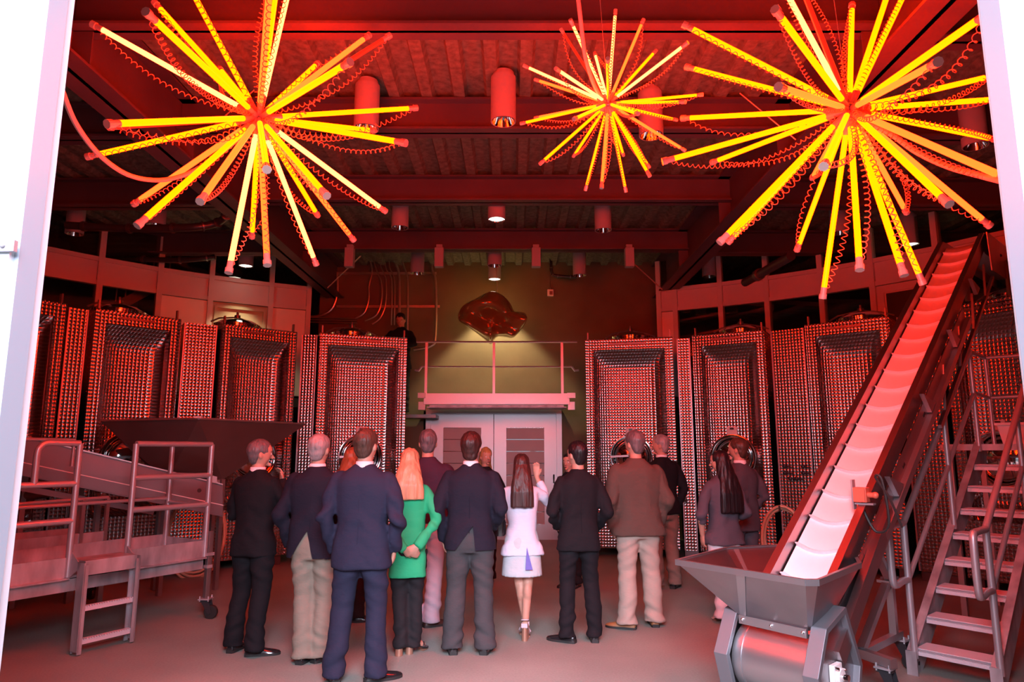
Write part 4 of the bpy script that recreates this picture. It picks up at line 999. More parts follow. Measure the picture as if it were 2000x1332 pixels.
# hoses hung on the tank fronts
def hose(c, R, label, ax, n=3):
    t = thing('coiled_hose', label, 'hose', c)
    rnd = random.Random(int(R * 1000))
    for i in range(n):
        m = MB(); cc_ = V(c) + V((rnd.uniform(-.03, .03), -.03 * i, rnd.uniform(-.03, .0))); ax_ = V(ax).normalized(); a = ax_.cross(UP).normalized()
        pts = [cc_ + a * math.cos(q) * R * .75 + UP * math.sin(q) * R * (1.1 + .07 * i) for q in [2 * PI * k / 28 for k in range(29)]]
        part('loop', MB().tube(pts, .019, 8), M_HOSE, t, 60, True)
    part('hook', MB().tube([V(c) + UP * R * 1.02 + V(ax) * -.1, V(c) + UP * R * 1.02 + V(ax) * .12, V(c) + UP * R * 1.2 + V(ax) * .14], .012, 8), M_DARKST, t, 50, True)
c1 = atZ(384, 1066, .42)
hc_ = atY(384, 1062, 9.42); hose((hc_.x, hc_.y, .56), .46, 'tan hose coiled on a hook behind the end of the work platform', (.4, -.9, 0))
c2 = atY(1530, 1062, 9.3); hose((c2.x, c2.y, .50), .36, 'tan hose coiled in front of the wide column behind the belt conveyor', (-.5, -.85, 0))
hb = MB()
p_ = atY(1336, 973, 10.84)
tv = solo('tank_outlet', MB().tube([p_, p_ + V((-.03, -.09, 0))], .05, 20).tube([p_, p_ + V((-.03, -.10, 0))], .03, 16), M_CHROME, 'round chrome outlet left of the woman in white trousers', 'valve', p_, 50)
tv.data.materials.append(M_BLACK)

# ------------------------------------------------------------------ people
def cloth(name, color, rough=0.85, sheen=0.0):
    m = mat(name, color, rough, 0, bump=0.55, bscale=15, spec=.2, stretch=(1, 1, 1.6))
    return m
def hairmat(name, color):
    return mat(name, color, 0.42, 0, bump=0.9, bscale=45, var=.3, vscale=30, stretch=(1, 1, .08), spec=.4)
SKIN = mat('skin', (0.52, 0.27, 0.20), 0.5, var=.05, vscale=8, spec=.35)
LIP = mat('lips', (0.55, 0.20, 0.19), 0.4); EYEW = mat('eye_white', (0.8, 0.78, 0.76), 0.2); IRIS = mat('iris', (0.05, 0.03, 0.02), 0.2)
SHIRT = cloth('white_shirt', (0.80, 0.76, 0.80)); PATENT = mat('black_shoe_leather', (0.015, 0.014, 0.016), 0.18, coat=.5)
TSC = bpy.data.scenes.new('fuse_tmp')
def fuse(mb, voxel, smooth_it=6, disp=None, keep=1.0):
    me = bpy.data.meshes.new('tmp'); me.from_pydata([tuple(p) for p in mb.v], [], mb.f); me.update()
    bm = bmesh.new(); bm.from_mesh(me); bmesh.ops.recalc_face_normals(bm, faces=bm.faces); bm.to_mesh(me); bm.free()
    o = bpy.data.objects.new('tmp', me); TSC.collection.objects.link(o)
    r = o.modifiers.new('r', 'REMESH'); r.mode = 'VOXEL'; r.voxel_size = voxel; r.use_smooth_shade = True
    if smooth_it:
        s = o.modifiers.new('s', 'SMOOTH'); s.factor = .5; s.iterations = smooth_it
    if keep < 1: d = o.modifiers.new('d', 'DECIMATE'); d.ratio = keep
    TSC.view_layers[0].update(); dg = TSC.view_layers[0].depsgraph
    out = bpy.data.meshes.new_from_object(o.evaluated_get(dg)); 
    bpy.data.objects.remove(o); bpy.data.meshes.remove(me)
    if disp:
        co = [(v.co.copy(), v.normal.copy()) for v in out.vertices]; fl_ = []
        for c_, n_ in co: fl_.extend(c_ + n_ * disp(c_))
        out.vertices.foreach_set('co', fl_); out.update()
    out.shade_smooth(); return out
def ell(c, rx, ry, n=20, e=2.0, yaw=0.0, back=None):
    out = []
    for k in range(n):
        q = 2 * PI * k / n; cx, sy = math.cos(q), math.sin(q)
        x = rx * math.copysign(abs(cx) ** (2 / e), cx); y = (ry if (sy > 0 or back is None) else back) * math.copysign(abs(sy) ** (2 / e), sy)
        out.append(V((c[0] + x * math.cos(yaw) - y * math.sin(yaw), c[1] + x * math.sin(yaw) + y * math.cos(yaw), c[2])))
    return out
def limb(mb, pts, rad, n=12):
    pts = [V(p) for p in pts]; P = []; R = []
    P.append(pts[0] - (pts[1] - pts[0]).normalized() * rad[0] * .6); R.append(rad[0] * .45)
    for i, p in enumerate(pts):
        P.append(p); R.append(rad[i])
        if i < len(pts) - 1: P.append(p.lerp(pts[i + 1], .5)); R.append((rad[i] + rad[i + 1]) / 2 * 1.03)
    P.append(pts[-1] + (pts[-1] - pts[-2]).normalized() * rad[-1] * .6); R.append(rad[-1] * .45)
    mb.tube(P, R, n)
    for i in range(1, len(pts) - 1): mb.ball(pts[i], rad[i] * 1.0, 10, 8)
def hand(mb, wrist, d, nrm, side, curl=.5, s=1.0):
    # wrist point, direction of the hand, palm normal; four fingers of unequal length and a thumb
    d = V(d).normalized(); nrm = V(nrm); nrm = (nrm - d * nrm.dot(d)).normalized(); ac = d.cross(nrm).normalized() * side
    w0 = V(wrist)
    R = []
    for f, w_, t_ in ((-.01, .026, .020), (.03, .034, .018), (.07, .042, .015), (.092, .040, .012)):
        c = w0 + d * f * s; R.append([c + ac * w_ * s * math.cos(q) + nrm * t_ * s * math.sin(q) for q in [2 * PI * k / 12 for k in range(12)]])
    mb.rings(R)
    for i, L in enumerate((.066, .075, .070, .054)):
        b = w0 + d * .082 * s + ac * (.030 - .020 * i) * s
        d1 = (d + nrm * curl * .5 + ac * (.10 - .07 * i)).normalized(); p1 = b + d1 * L * .45 * s
        d2 = (d + nrm * curl * 1.5).normalized(); p2 = p1 + d2 * L * .32 * s
        d3 = (d + nrm * curl * 2.6).normalized(); p3 = p2 + d3 * L * .27 * s
        mb.tube([b - d * .02 * s, b, p1, p2, p3, p3 + d3 * .004], [.009 * s, .0095 * s, .0090 * s, .0082 * s, .0068 * s, .004 * s], 8)
    b = w0 + d * .022 * s + ac * .026 * s
    t1 = (d * .75 + ac * .65 + nrm * .25).normalized(); p1 = b + t1 * .038 * s; t2 = (d * .95 + ac * .2 + nrm * .45).normalized(); p2 = p1 + t2 * .032 * s
    mb.tube([b - t1 * .015 * s, b, p1, p2, p2 + t2 * .008 * s], [.013 * s, .0125 * s, .0105 * s, .0088 * s, .005 * s], 8)
HEAD = [(-.012, .030, .030, .052, .02), (.0, .040, .045, .045, .025), (.02, .052, .068, .026, .05), (.045, .061, .080, .012, .07), (.07, .067, .083, .006, .084), (.10, .071, .084, .002, .094),
        (.13, .074, .086, 0, .100), (.16, .074, .084, -.002, .094), (.19, .068, .076, -.006, .076), (.215, .050, .056, -.01, .050), (.23, .026, .028, -.014, .035), (.235, .008, .008, -.014, .01)]
def person(name_label, x, y, z=0.0, yaw=0.0, H=1.80, cat='person', skin=None, head_yaw=0.0, head_pitch=0.0, lean=0.0, build=1.0,
           jacket=None, hem=.80, jflare=1.0, notch=None, pants=None, pant_w=1.0, top_z=1.0, skirt=None, arms=None, stance=.11, feet=((0, 0, 0), (0, 0, 0)), shoes=None, heel=0,
           hair=None, hair_kind='short', collar=SHIRT, jw=1.0, bare_legs=False, lag=None, hipw=1.0, shoe_label=None, cuff=None, jlabel=None, group=None, jname='jacket', headz=0.0, sleeves_to=None, cross_legs=False):
    k = H / 1.80; skin = skin or SKIN
    t = thing('person', name_label, cat, (x, y, z), math.radians(yaw))
    S = lambda p: V(p) * k
    # arms: for each side elbow and wrist (unscaled), hand dir, palm normal, curl
    arms = arms or {}
    AR = {}
    shx = .185 * build
    for s in (-1, 1):
        el, wr, hd, hn, cu = arms.get(s, ((.285, -.06, 1.17), (.20, .17, 1.0), (-.5, .7, -.3), (-.6, -.3, 0), .5))
        AR[s] = (V((s * shx, -.005, 1.425)), V((s * el[0], el[1], el[2])), V((s * wr[0], wr[1], wr[2])), V((s * hd[0], hd[1], hd[2])), V((s * hn[0], hn[1], hn[2])), cu)
    hipx = .092 * hipw
    legs = {}
    hz = heel * .8
    for i, s in enumerate((-1, 1)):
        fx, fy, fyaw = feet[i]
        ft = V((s * stance + fx, fy, 0)); hipp = V((s * hipx, 0, .93)); 
        kn = hipp.lerp(ft + V((0, 0, .09 + hz)), .50) + V((0, .02, 0)); an = ft + V((0, -.02, .09 + hz)); legs[s] = (hipp, kn, an, ft, fyaw)
    # ---- body
    b = MB()
    b.rings([ell(S(c), rx * k, ry * k, 16) for c, rx, ry in (((0, 0, .86), .10, .08), ((0, 0, .92), .135 * hipw * min(1, build), .082), ((0, 0, 1.02), .125 * min(1, build), .080), ((0, 0, 1.12), .115 * min(1, build), .075), ((0, 0, 1.25), (.15), .092), ((0, 0, 1.38), .148, .088), ((0, -.005, 1.44), .11, .07), ((0, -.01, 1.49), .07, .062))])
    b.tube([S((0, -.012, 1.44)), S((0, -.008, 1.52)), S((0, .008, 1.60))], [.068 * k, .058 * k * (1 if build >= 1 else .88), .056 * k * (1 if build >= 1 else .88)], 16)
    for s in (-1, 1):
        sh, el, wr, hd, hn, cu = AR[s]
        bt = .78 if jacket is not None else 1.0; wl_ = S(el).lerp(S(wr), .6); limb(b, [S(sh) - V((s * .015, 0, .015)) * k, S(el), wl_, S(wr)], [.050 * k * build * bt, .040 * k * (bt if sleeves_to is None or sleeves_to > .5 else .95), .034 * k, .026 * k])
        hand(b, S(wr), hd, hn, s, cu, k)
        hp_, kn, an, ft, fy = legs[s]
        limb(b, [S(hp_), S(kn), S(an)], [.080 * k, .052 * k, .036 * k])
        if bare_legs:
            b.ball(S(kn.lerp(an, .32) + V((0, -.018, 0))), (.046 * k, .05 * k, .10 * k))
        rt = Matrix.Rotation(math.radians(fy) * 1.0, 3, 'Z')
        b.tube([S(ft + rt @ V((0, -.04, .05 + hz))), S(ft + rt @ V((0, .04, .045 + hz * .7 - (0 if heel else .008)))), S(ft + rt @ V((0, .12, .03 + hz * .1)))], [.032 * k, .034 * k, .030 * k] if heel else [.024 * k, .018 * k, .012 * k], 10)
    Rh = Matrix.Translation(S((0, .0, 1.575))) @ Matrix.Rotation(math.radians(head_yaw), 4, 'Z') @ Matrix.Rotation(math.radians(head_pitch), 4, 'X') @ Matrix.Translation(S((0, .012, -.005)))
    hk = k * (1.0 if build >= 1 else .96)
    def HP(p): return Rh @ (V(p) * hk)
    R = []
    for z_, rx, rback, cy, fr in HEAD:
        R.append([HP(p) for p in ell((0, cy * .35, z_), rx * 1.05, fr - cy * .35 + .004, 20, 2.15, 0, rback + .004)])
    b.rings(R)
    b.tube([HP((0, .088, .115)), HP((0, .104, .085)), HP((0, .116, .068)), HP((0, .098, .060))], [.008 * hk, .011 * hk, .014 * hk, .010 * hk], 8)          # nose
    b.tube([HP((-.035, .087, .122)), HP((0, .095, .126)), HP((.035, .087, .122))], .010 * hk, 6)                                                          # brow
    b.ball(HP((0, .080, .008)), (.022 * hk, .02 * hk, .018 * hk))                                                                                        # chin
    for s in (-1, 1): b.ball(HP((s * .079, -.008, .092)), (.010 * hk, .020 * hk, .032 * hk), 10, 8, Rh.to_3x3() @ Matrix.Rotation(s * .35, 3, 'Z'))
    me = fuse(b, .0085, 3, None, .45); me.materials.append(skin); me.name = 'body'
    body = link('body', me, t)
    lp_ = link('lips', MB().tube([HP((-.022, .092, .042)), HP((0, .099, .043)), HP((.022, .092, .042))], .006 * hk, 6).mesh('lips', LIP, 60), t)
    for s in (-1, 1):
        e = link('eye', MB().ball(HP((s * .031, .083, .105)), .0115 * hk, 10, 8).mesh('eye', EYEW, 60), t)
        link('iris', MB().ball(HP((s * .031, .0905, .105)), .0055 * hk, 8, 6).mesh('iris', IRIS, 60), e)
        link('eyebrow', MB().tube([HP((s * .018, .098, .124)), HP((s * .034, .095, .130)), HP((s * .05, .082, .124))], .0035 * hk, 5).mesh('eyebrow', hair or IRIS, 60), t)
    # ---- trousers
    sd = random.random() * 50
    if pants is not None:
        m = MB(); pw = pant_w
        tz = 1.03 * top_z
        m.rings([ell(S((0, c, z_)), rx * k * build * hipw, ry * k, 20, 2.3) for z_, rx, ry, c in ((.80, .165, .11, -.005), (.86, .172, .118, -.012), (.93, .170, .118, -.012), (1.0, .158, .108, -.004), (tz, .150, .102, 0))])
        for s in (-1, 1):
            hp_, kn, an, ft, fy = legs[s]
            q = [hp_ + V((0, -.004, -.03)), hp_.lerp(kn, .45) + V((0, -.006, 0)), kn, kn.lerp(an, .5) + V((0, -.016, 0)), V((an.x, an.y, .115 + hz * .5)), V((an.x, an.y - .004, .045 + hz * .25))]
            rr_ = [.098 * (build * .5 + .5), .092, .074, .070, .072, .076]
            m.tube([S(p_) for p_ in q], [r_ * k * (1 + (pw - 1) * (.3 + .7 * i / 5)) for i, r_ in enumerate(rr_)], 18)
        def dp(p, sd=sd):
            q = p / k; a = max(0.0, min(1.0, (0.98 - q.z) / .3))
            low = max(0.0, 1 - abs(q.z - .14) / .22); kn_ = max(0.0, 1 - abs(q.z - .74) / .22)
            f = noise.noise(V((q.x * 4 + sd, q.y * 4, q.z * 16 + (q.x * 9 if q.x > 0 else -q.x * 9))))
            g = noise.noise(V((q.x * 7, q.y * 7 + sd, q.z * 3)))
            return a * (f * (.007 + .018 * low + .013 * kn_) + g * .010)
        me = fuse(m, .0125, 3, dp); me.materials.append(pants); me.name = 'trousers'; link('trousers', me, t)
    if skirt is not None:
        sm2, z0 = skirt; m = MB()
        m.rings([ell(S((0, 0, z_)), rx * k, ry * k, 24, 2.2) for z_, rx, ry in ((z0, .205, .14), (z0 + .1, .198, .136), (.86, .185, .13), (.95, .175, .12), (1.05, .145, .10))])
        me = fuse(m, .012, 2, lambda p: noise.noise(V((p.x * 12, p.y * 12, p.z * 2))) * .008 * max(0, 1.0 - p.z)); me.materials.append(sm2); me.name = 'skirt'; sk = link('skirt', me, t)
    # ---- jacket
    if jacket is not None:
        m = MB(); bw = build * jw
        prof = [(hem, .205 * jflare, .135 * (jflare * .5 + .5)), (hem + .08, .200 * (jflare * .85 + .15), .135), (.95, .190, .130), (1.02, .180, .122), (1.10, .172, .114), (1.20, .182, .118), (1.32, .200, .124), (1.40, .203, .120), (1.445, .182, .108), (1.475, .140, .092), (1.500, .100, .080), (1.525, .072, .070), (1.540, .064, .064)]
        prof = [q for i, q in enumerate(prof) if i < 2 or q[0] > hem + .1]
        m.rings([ell(S((0, -.006, z_)), rx * k * bw, ry * k * (bw * .5 + .5), 26, 2.5) for z_, rx, ry in prof])
        for s in (-1, 1):
            sh, el, wr, hd, hn, cu = AR[s]
            w2 = wr if sleeves_to is None else el.lerp(wr, sleeves_to)
            m2 = [sh + V((-s * .02, 0, -.005)), sh.lerp(el, .5), el, el.lerp(w2, .55), w2]
            m.tube([S(p_) for p_ in m2] + [S(w2 + (w2 - el).normalized() * .012)], [.066 * k * build, .064 * k * build, .056 * k * build, .052 * k, .044 * k, .043 * k], 16); m.ball(S(sh + V((-s * .020, 0, -.005))), .064 * k * build, 12, 8); m.ball(S(el), .058 * k * build, 12, 8)
        def dj(p, sd=sd):
            q = p / k; ax = abs(q.x)
            arm = 1.0 if ax > .20 * bw else 0.0
            f = noise.noise(V((q.x * 5 + sd, q.y * 6, q.z * 11 + ax * 8)))
            g = noise.noise(V((q.x * 9, sd + q.y * 5, q.z * 3.5)))
            w_ = math.exp(-((q.z - 1.08) / .12) ** 2)
            el_ = math.exp(-((q.z - 1.16) / .10) ** 2) * arm
            return f * (.007 + .012 * arm + .011 * w_ + .010 * el_) + g * .010
        me = fuse(m, .0125, 3, dj)
        if notch:
            # the back vent pulled open: cut a wedge out of the back of the skirt of the jacket
            x0n, x1n, xa, za = notch; bm = bmesh.new(); bm.from_mesh(me)
            A_, B_n, C_n = V((xa, 0, za)) * k, V((x0n, 0, hem - .02)) * k, V((x1n, 0, hem - .02)) * k
            for P_, Q2 in ((A_, B_n), (A_, C_n)):
                n_ = (Q2 - P_).cross(V((0, 1, 0)))
                bmesh.ops.bisect_plane(bm, geom=bm.verts[:] + bm.edges[:] + bm.faces[:], plane_co=P_, plane_no=n_)
            n1 = (B_n - A_).cross(V((0, 1, 0))); n2 = (C_n - A_).cross(V((0, 1, 0)))
            sg1 = (C_n - A_).dot(n1); sg2 = (B_n - A_).dot(n2); de = []
            for f in bm.faces:
                c = f.calc_center_median()
                if c.z < hem * k + .012 or (c.y < -.03 and (c - A_).dot(n1) * sg1 > 0 and (c - A_).dot(n2) * sg2 > 0): de.append(f)
            bmesh.ops.delete(bm, geom=de, context='FACES'); bm.to_mesh(me); bm.free()
        me.materials.append(jacket); me.name = jname; jk = link(jname, me, t)
        if jname in ('jacket',):
            link('back_seam', MB().tube([S((0, -.006 - r_ * (bw * .5 + .5) - .0005, z_)) for z_, r_ in ((1.44, .107), (1.38, .121), (1.25, .121), (1.12, .116), (1.04, .120), (max(hem + .02, .97) if notch else max(.97, hem), .130))], .0022, 5).mesh('back_seam', jacket, 60), jk)
    if collar is not None:
        c_ = MB(); 
        c_.rings([ell(S((0, -.006, z_)), r_ * k * (1 if build >= 1 else .9), (r_ + .002) * k * (1 if build >= 1 else .9), 24) for z_, r_ in ((1.49, .074), (1.53, .068), (1.558, .064), (1.560, .060), (1.53, .062))], False)
        link('shirt_collar', c_.mesh('shirt_collar', collar, 60), t)
    # ---- hair
    if hair is not None:
        m = MB()
        def HB(c, r, rot=None): m.ball(HP(c), tuple(q * hk for q in r), 18, 12, Rh.to_3x3() if rot is None else Rh.to_3x3() @ rot)
        if hair_kind in ('short', 'fringe', 'full'):
            g = {'short': 1.0, 'fringe': 1.0, 'full': 1.07}[hair_kind]
            HB((0, -.008, .148), (.087 * g, .102 * g, .094 * g)); HB((0, -.026, .140), (.087 * g, .098 * g, .094 * g)); HB((0, -.046, .095), (.076 * g, .062 * g, .075)); HB((0, -.05, .055), (.062 * g, .044, .05))
            if hair_kind == 'full': HB((0, -.05, .04), (.066, .045, .055))
        elif hair_kind == 'balding':
            HB((0, -.034, .105), (.0795, .074, .07)); HB((0, -.022, .140), (.0785, .090, .086))
        elif hair_kind == 'long':
            z1, wv = lag
            HB((0, -.010, .146), (.088, .106, .098)); HB((0, -.03, .12), (.090, .085, .09))
            dn_ = lambda q: HP((0, -.03, .10)) * (1 - q) + V((Rh.translation.x * 1.0, -.115 * k, z1 * k)) * q
            R = []
            for i in range(9):
                q = i / 8; c = HP((0, -.030 - .03 * min(1, q * 2), .12)); tgt = V((c.x, min(c.y, -.085 * k) if abs(head_yaw) < 60 else c.y, z1 * k)); p_ = c.lerp(tgt, q)
                p_.y = c.y + (-.135 * k - c.y) * min(1, q * 1.6) if abs(head_yaw) < 100 else c.y
                w2 = (.088 + (wv - .088) * min(1, q * 1.4)) * hk; d2 = (.088 - .045 * min(1, q * 1.8)) * hk
                R.append([p_ + V((a.x, a.y, 0)) for a in ell((0, 0, 0), w2, d2, 20, 2.4, 0)])
            m.rings(R)
        def dh(p, sd=sd):
            q = p / k
            if hair_kind == 'long': return noise.noise(V((q.x * 40, q.y * 40, q.z * 3 + sd))) * .006 + noise.noise(V((q.x * 14, q.y * 14, q.z * 2 + sd))) * .006
            return noise.noise(V((q.x * 45, q.y * 45, q.z * 22 + sd))) * .0045
        me = fuse(m, .0085, 2, dh); me.materials.append(hair); me.name = 'hair'; link('hair', me, t)
    # ---- shoes
    if shoes is not None:
        for s in (-1, 1):
            hp_, kn, an, ft, fy = legs[s]; rt = Matrix.Rotation(math.radians(fy), 3, 'Z')
            def F_(p): return S(ft + rt @ V(p))
            up = MB()
            if heel == 0:
                sec = [(-.085, .026, .058), (-.075, .034, .075), (-.03, .037, .082), (.02, .038, .070), (.07, .044, .052), (.12, .046, .042), (.16, .040, .034), (.19, .024, .024), (.20, .01, .014)]
                up.rings([[F_((w_ * math.cos(q), yy, .018 + (h_ - .01) * max(0, math.sin(q)) if math.sin(q) > 0 else .018)) for q in [2 * PI * i / 16 for i in range(16)]] for yy, w_, h_ in sec])
                so = MB().rings([[F_((w_ * 1.06 * a, yy, zz)) for a, zz in ((-1, .0), (1, .0), (1, .02), (-1, .02))] for yy, w_, h_ in sec])
                so.rings([[F_((w_ * a, yy, zz)) for a, zz in ((-1, -.0), (1, -.0), (1, .028), (-1, .028))] for yy, w_ in ((-.088, .028), (-.03, .036))])
                so_m = shoes
            else:
                h_ = heel
                sec = [(-.07, .022, h_ * .8), (-.03, .030, h_ * .8), (.03, .033, h_ * .55), (.08, .038, h_ * .2), (.13, .034, .0), (.16, .018, .0)]
                up.rings([[F_((w_ * a, yy, zz + .015 + b_)) for a, b_ in ((-1, 0), (1, 0), (1, .014), (-1, .014))] for yy, w_, zz in sec])
                for q in ((.115, .03), ): up.tube([F_((-.038, .09, .03 + h_ * .15)), F_((-.02, .095, .065 + h_ * .15)), F_((.02, .095, .065 + h_ * .15)), F_((.038, .09, .03 + h_ * .15))], .011, 8, flat=.5)
                up.torus(F_((0, -.025, h_ * .8 + .085)), .036 * k, .006, (0, .2, 1), 20, 6)
                up.rings([[F_((a * .030, b_, zz)) for a, b_ in ((-1, -.072), (1, -.072), (1, -.02), (-1, -.02))] for zz in (h_ * .8 + .02, h_ * .8 + .06)], False)
                so = MB(); r_ = cuff or .022
                so.tube([F_((0, -.05, 0)), F_((0, -.048, h_ * .8 + .02))], [r_ * 1.0, r_ * .95], 12)
                so.tube([F_((0, .08, .008)), F_((0, .14, .008))], [.034, .028], 10, flat=.3)
                so_m = shoes
            u_ = link('shoe', up.mesh('shoe', shoes, 50), t)
            if shoe_label: u_['label'] = shoe_label
            link('sole' if heel == 0 else 'heel', so.mesh('sole', M_BLACK if heel == 0 else (MATS.get('heel_copper') or shoes), 40), u_)
    return t

JB = cloth('black_suit_wool', (0.010, 0.009, 0.012)); JN = cloth('navy_suit_wool', (0.021, 0.023, 0.048)); JN2 = cloth('dark_navy_blazer', (0.013, 0.013, 0.025))
KH = cloth('khaki_trousers', (0.25, 0.215, 0.17)); KH2 = cloth('pale_khaki_chinos', (0.42, 0.33, 0.28)); GR = cloth('charcoal_trousers', (0.055, 0.055, 0.06)); GREEN = cloth('green_knit', (0.03, 0.42, 0.19))
MAR = cloth('maroon_sweater', (0.05, 0.02, 0.04)); LILAC = cloth('pale_trousers', (0.45, 0.42, 0.50)); WHJ = cloth('white_crepe', (0.66, 0.64, 0.76)); BRN = cloth('brown_suede_cloth', (0.10, 0.062, 0.050))
GYC = cloth('grey_cardigan', (0.085, 0.07, 0.09)); GYS = cloth('grey_suit', (0.07, 0.06, 0.075)); WHP = cloth('white_trousers', (0.66, 0.60, 0.64)); BKP = cloth('black_trousers', (0.018, 0.017, 0.02))
H_GREY = hairmat('grey_hair', (0.28, 0.24, 0.24)); H_SILV = hairmat('silver_hair', (0.30, 0.25, 0.25)); H_BR = hairmat('brown_hair', (0.075, 0.036, 0.026)); H_DK = hairmat('dark_hair', (0.012, 0.008, 0.010))
H_BL = hairmat('strawberry_blonde_hair', (0.52, 0.25, 0.14)); H_DB = hairmat('dark_brown_hair', (0.045, 0.016, 0.014)); H_SP = hairmat('cropped_hair', (0.13, 0.10, 0.105))
mat('heel_copper', (0.50, 0.28, 0.20), 0.35, 0.6)
ARM_F = ((.258, -.065, 1.15), (.19, .14, .99), (-.6, .7, -.2), (-.5, -.2, .3), .5)           # hands held in front
ARM_P = ((.272, -.065, 1.15), (.232, .05, .91), (-.15, .25, -1), (-1, 0, 0), .5)                # hands in trouser pockets
def both(a): return {-1: a, 1: a}
def wp(px, py): q = atZ(px, py, 0); return q.x, q.y
def feetz(px, py, s=.0): return wp(px, py)

# 1 black suit, arms folded, looking right
person('man in a black suit with cropped grey hair, leftmost of the group', -2.20, 6.02, yaw=-14, H=1.74, head_yaw=-48, jacket=JB, hem=.80, pants=JB, pant_w=1.12, hair=H_SP, hair_kind='short',
       arms={1: ((.26, .06, 1.20), (.10, .23, 1.42), (-.25, .2, .9), (-.5, -.5, 0), 1.0), -1: ((.27, .04, 1.15), (-.06, .26, 1.20), (.9, .2, .1), (0, -1, 0), .6)}, shoes=PATENT, feet=((0, -.02, 5), (.03, -.10, -62)), stance=.115)
# 2 older man, blazer and khakis
person('older man with thin silver hair in a dark blazer and khaki trousers', -1.60, 5.72, yaw=-4, H=1.78, build=1.06, head_yaw=-8, jacket=JN2, hem=.80, notch=(-.17, .05, -.02, 1.03), pants=KH, pant_w=1.22, hair=H_SILV, hair_kind='short', arms=both(ARM_P), shoes=PATENT, feet=((.055, 0, -8), (-.02, .04, -30)), stance=.10, jw=1.02)
# 3 navy suit nearest
person('tall man in a navy suit, nearest to the camera', -1.12, 5.28, yaw=-3, H=1.81, build=1.08, head_yaw=-14, jacket=JN, hem=.785, pants=JN, pant_w=1.15, hair=H_BR, hair_kind='short', arms=both(ARM_P), shoes=PATENT, feet=((-.03, -.02, 25), (0, .0, -55)), stance=.135)
# 4 green jacket
person('blonde woman in a long green jacket with her hands clasped behind her', -.875, 5.94, yaw=8, H=1.67, build=.86, head_yaw=-10, jacket=GREEN, hem=.66, jflare=.98, jname='long_jacket', pants=BKP, pant_w=.9, hair=H_BL, hair_kind='long', lag=(1.34, .155), collar=None,
       arms={-1: ((.235, -.10, 1.13), (.03, -.185, .915), (-.9, -.1, -.35), (0, .8, .3), .6), 1: ((.245, -.09, 1.14), (.09, -.20, .95), (-.9, -.1, -.5), (0, .8, 0), .7)}, shoes=mat('black_sandal', (.02, .02, .02), .35), heel=.06, cuff=.032, feet=((.03, .0, -20), (0, .03, -50)), stance=.07)
# 5 maroon sweater
person('grey-haired man in a maroon sweater and pale trousers behind the woman in green', -.83, 6.82, yaw=2, H=1.85, build=1.06, head_yaw=6, jacket=MAR, hem=.93, jname='sweater', pants=LILAC, pant_w=1.1, hair=H_SP, hair_kind='short', collar=None, arms=both(ARM_F), shoes=mat('brown_leather', (.05, .025, .02), .35), feet=((0, 0, 0), (-.04, 0, -60)), stance=.11)
# 6 hidden woman behind the navy suit
person('person with auburn hair and black trousers, mostly hidden behind the man in navy', -1.62, 7.02, yaw=-10, H=1.68, build=.88, head_yaw=-20, jacket=JB, hem=.85, pants=BKP, hair=hairmat('auburn_hair', (.28, .09, .04)), hair_kind='long', lag=(1.40, .10), collar=None, arms=both(ARM_F), shoes=PATENT, feet=((0, 0, 0), (.06, 0, -70)), stance=.08)
# 7 navy blazer, charcoal trousers
person('man with full dark brown hair, dark blazer and charcoal trousers, centre of the group', -.355, 5.98, yaw=0, H=1.80, build=1.06, head_yaw=-6, jacket=JN2, hem=.82, notch=(-.14, .055, .03, 1.03), pants=GR, pant_w=1.25, hair=H_DB, hair_kind='full', arms={-1: ARM_P, 1: ARM_F}, shoes=PATENT, feet=((0, 0, 8), (0, 0, -10)), stance=.135, jw=1.02)
# 8 presenter
person('blonde woman facing the group before the double door', -.345, 9.0, yaw=172, H=1.69, build=.86, head_yaw=35, jacket=JB, hem=.85, pants=BKP, hair=hairmat('honey_hair', (.40, .20, .08)), hair_kind='long', lag=(1.38, .105), collar=None, arms=both(ARM_F), shoes=PATENT, stance=.08)
# 9 white jacket
person('dark-haired woman in a white peplum jacket and white skirt raising her right hand', .09, 6.40, yaw=3, H=1.62, build=.84, head_yaw=-5, jacket=WHJ, hem=.80, jflare=1.28, jname='peplum_jacket', skirt=(cloth('patterned_white_skirt', (.52, .56, .60)), .60), hair=H_DB, hair_kind='long', lag=(1.27, .122), collar=None, bare_legs=True, cross_legs=True,
       arms={-1: ((.26, -.04, 1.17), (.20, .16, 1.05), (-.6, .7, -.2), (-.5, -.2, .3), .5), 1: ((.27, .12, 1.30), (.165, .17, 1.56), (.0, .05, 1), (-.3, -.9, 0), .35)}, sleeves_to=.75, shoes=mat('clear_sandal', (.60, .50, .55), .2, coat=.5), heel=.13, cuff=.027, feet=((.085, .05, 8), (-.025, -.03, -12)), stance=.055, shoe_label='strappy sandal on a tall copper block heel')
# 10 black suit
person('slim man in a black suit with short black hair, right of the woman in white', .60, 6.32, yaw=6, H=1.73, build=1.0, head_yaw=28, jacket=JB, hem=.80, pants=JB, pant_w=1.0, hair=H_DK, hair_kind='short', collar=None, arms=both(ARM_F), shoes=PATENT, feet=((0, -.02, 55), (0, 0, -8)), stance=.13)
# 11 hidden
person('person in black trousers hidden behind the slim man in black', .72, 8.75, yaw=150, H=1.62, build=.86, jacket=JB, hem=.85, pants=BKP, hair=H_DK, hair_kind='short', collar=None, arms=both(ARM_F), shoes=PATENT, stance=.09)
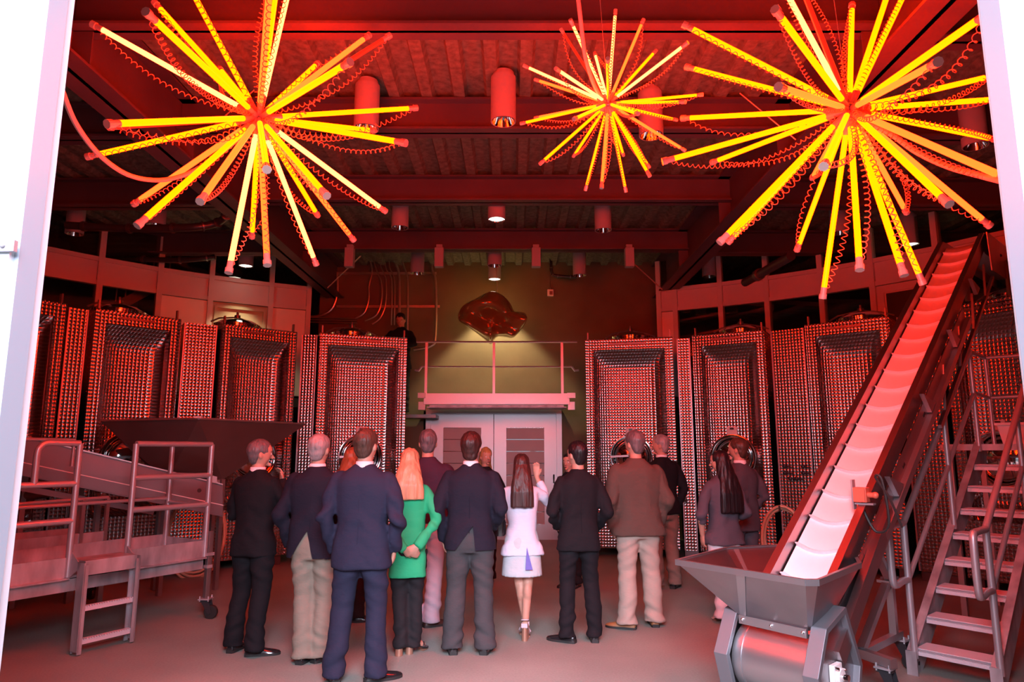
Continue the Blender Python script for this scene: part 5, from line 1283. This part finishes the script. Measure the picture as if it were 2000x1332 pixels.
# 12 brown shirt
person('stout man in a loose brown shirt and pale khaki trousers with tan shoes', 1.21, 6.78, yaw=8, H=1.84, build=1.14, head_yaw=24, jacket=BRN, hem=.83, jflare=1.06, jname='overshirt', pants=KH2, pant_w=1.30, hair=H_SP, hair_kind='short', collar=None, arms=both(ARM_P), shoes=mat('tan_leather', (.32, .13, .05), .5), feet=((.0, -.02, 60), (.02, .06, -10)), stance=.135, jw=1.06)
# 13 black blazer profile
person('grey-haired man in a black blazer and khaki trousers, in profile at the slim column', 1.86, 8.62, yaw=22, H=1.84, build=1.04, head_yaw=48, jacket=JB, hem=.86, pants=cloth('dull_khaki', (.22, .16, .13)), pant_w=1.15, hair=H_SILV, hair_kind='short', arms=both(ARM_P), shoes=PATENT, feet=((0, 0, -30), (0, 0, -50)), stance=.12)
# 14 long dark hair, grey cardigan
person('woman with very long dark hair, grey cardigan and wide white trousers', 2.10, 6.98, yaw=18, H=1.65, build=.92, head_yaw=40, jacket=GYC, hem=.80, jflare=1.22, jname='cardigan', pants=WHP, pant_w=1.38, hair=H_DK, hair_kind='long', lag=(1.14, .150), collar=None,
       arms={-1: ((.30, -.03, 1.13), (.235, .05, .90), (-.1, .2, -1), (-1, 0, 0), .5), 1: ARM_F}, sleeves_to=.35, shoes=mat('nude_pump', (.65, .42, .36), .3), heel=.10, cuff=.008, feet=((.02, 0, 10), (-.03, .04, -10)), stance=.075)
# 15 grey suit
person('man in a grey suit standing just behind the long-haired woman', 2.50, 7.62, yaw=22, H=1.78, build=1.0, head_yaw=30, jacket=GYS, hem=.80, pants=GYS, hair=H_BR, hair_kind='short', arms=both(ARM_F), shoes=PATENT, stance=.11)
# 16 man on the upper level
person('man in a black suit leaning on the tank top above the crowd, looking down', -2.10, 12.70, z=2.30, yaw=178, H=1.92, head_pitch=-22, jacket=JB, hem=.80, pants=JB, hair=H_DK, hair_kind='short', collar=None,
       arms={-1: ((.28, .14, 1.22), (.06, .30, 1.16), (-.5, .5, .1), (0, 0, -1), .6), 1: ((.28, .14, 1.22), (.06, .30, 1.16), (-.5, .5, .1), (0, 0, -1), .6)}, shoes=PATENT)
struct('upper_walkway', MB().box((-2.6, 12.87, 2.27), (2.4, .58, .06)), M_DARKST, None)
bpy.data.scenes.remove(TSC)
sp_tri = [t_ for t_ in bpy.data.objects if t_.get('label', '').startswith('dark-haired woman in a white')][0]
link('skirt_panel', MB().prism([V((.085, -.142, .61)), V((.02, -.150, .61)), V((.035, -.128, .80))], V((0, -.006, 0))).mesh('skirt_panel', cloth('lavender_panel', (.16, .16, .50)), None), sp_tri)['label'] = 'lavender wedge panel'
# small bag and skirt panel of the woman in white
hb = V((-.085, 6.33, 1.02)); bg_ = thing('handbag', 'small black handbag hanging at the elbow of the woman in white', 'bag', (-.12, 6.42, .95))
part('pouch', MB().rings([ell((-.12, 6.42, z_), w_, .03, 16, 3) for z_, w_ in ((.88, .05), (.90, .065), (1.0, .065), (1.03, .055))]), PATENT, bg_, 50, True)
part('strap', MB().tube(curve_pts([V((-.17, 6.42, 1.02)), V((-.165, 6.41, 1.10)), V((-.13, 6.40, 1.135)), V((-.09, 6.41, 1.10)), V((-.08, 6.42, 1.02))], 5), .007, 8), PATENT, bg_, 50, True)
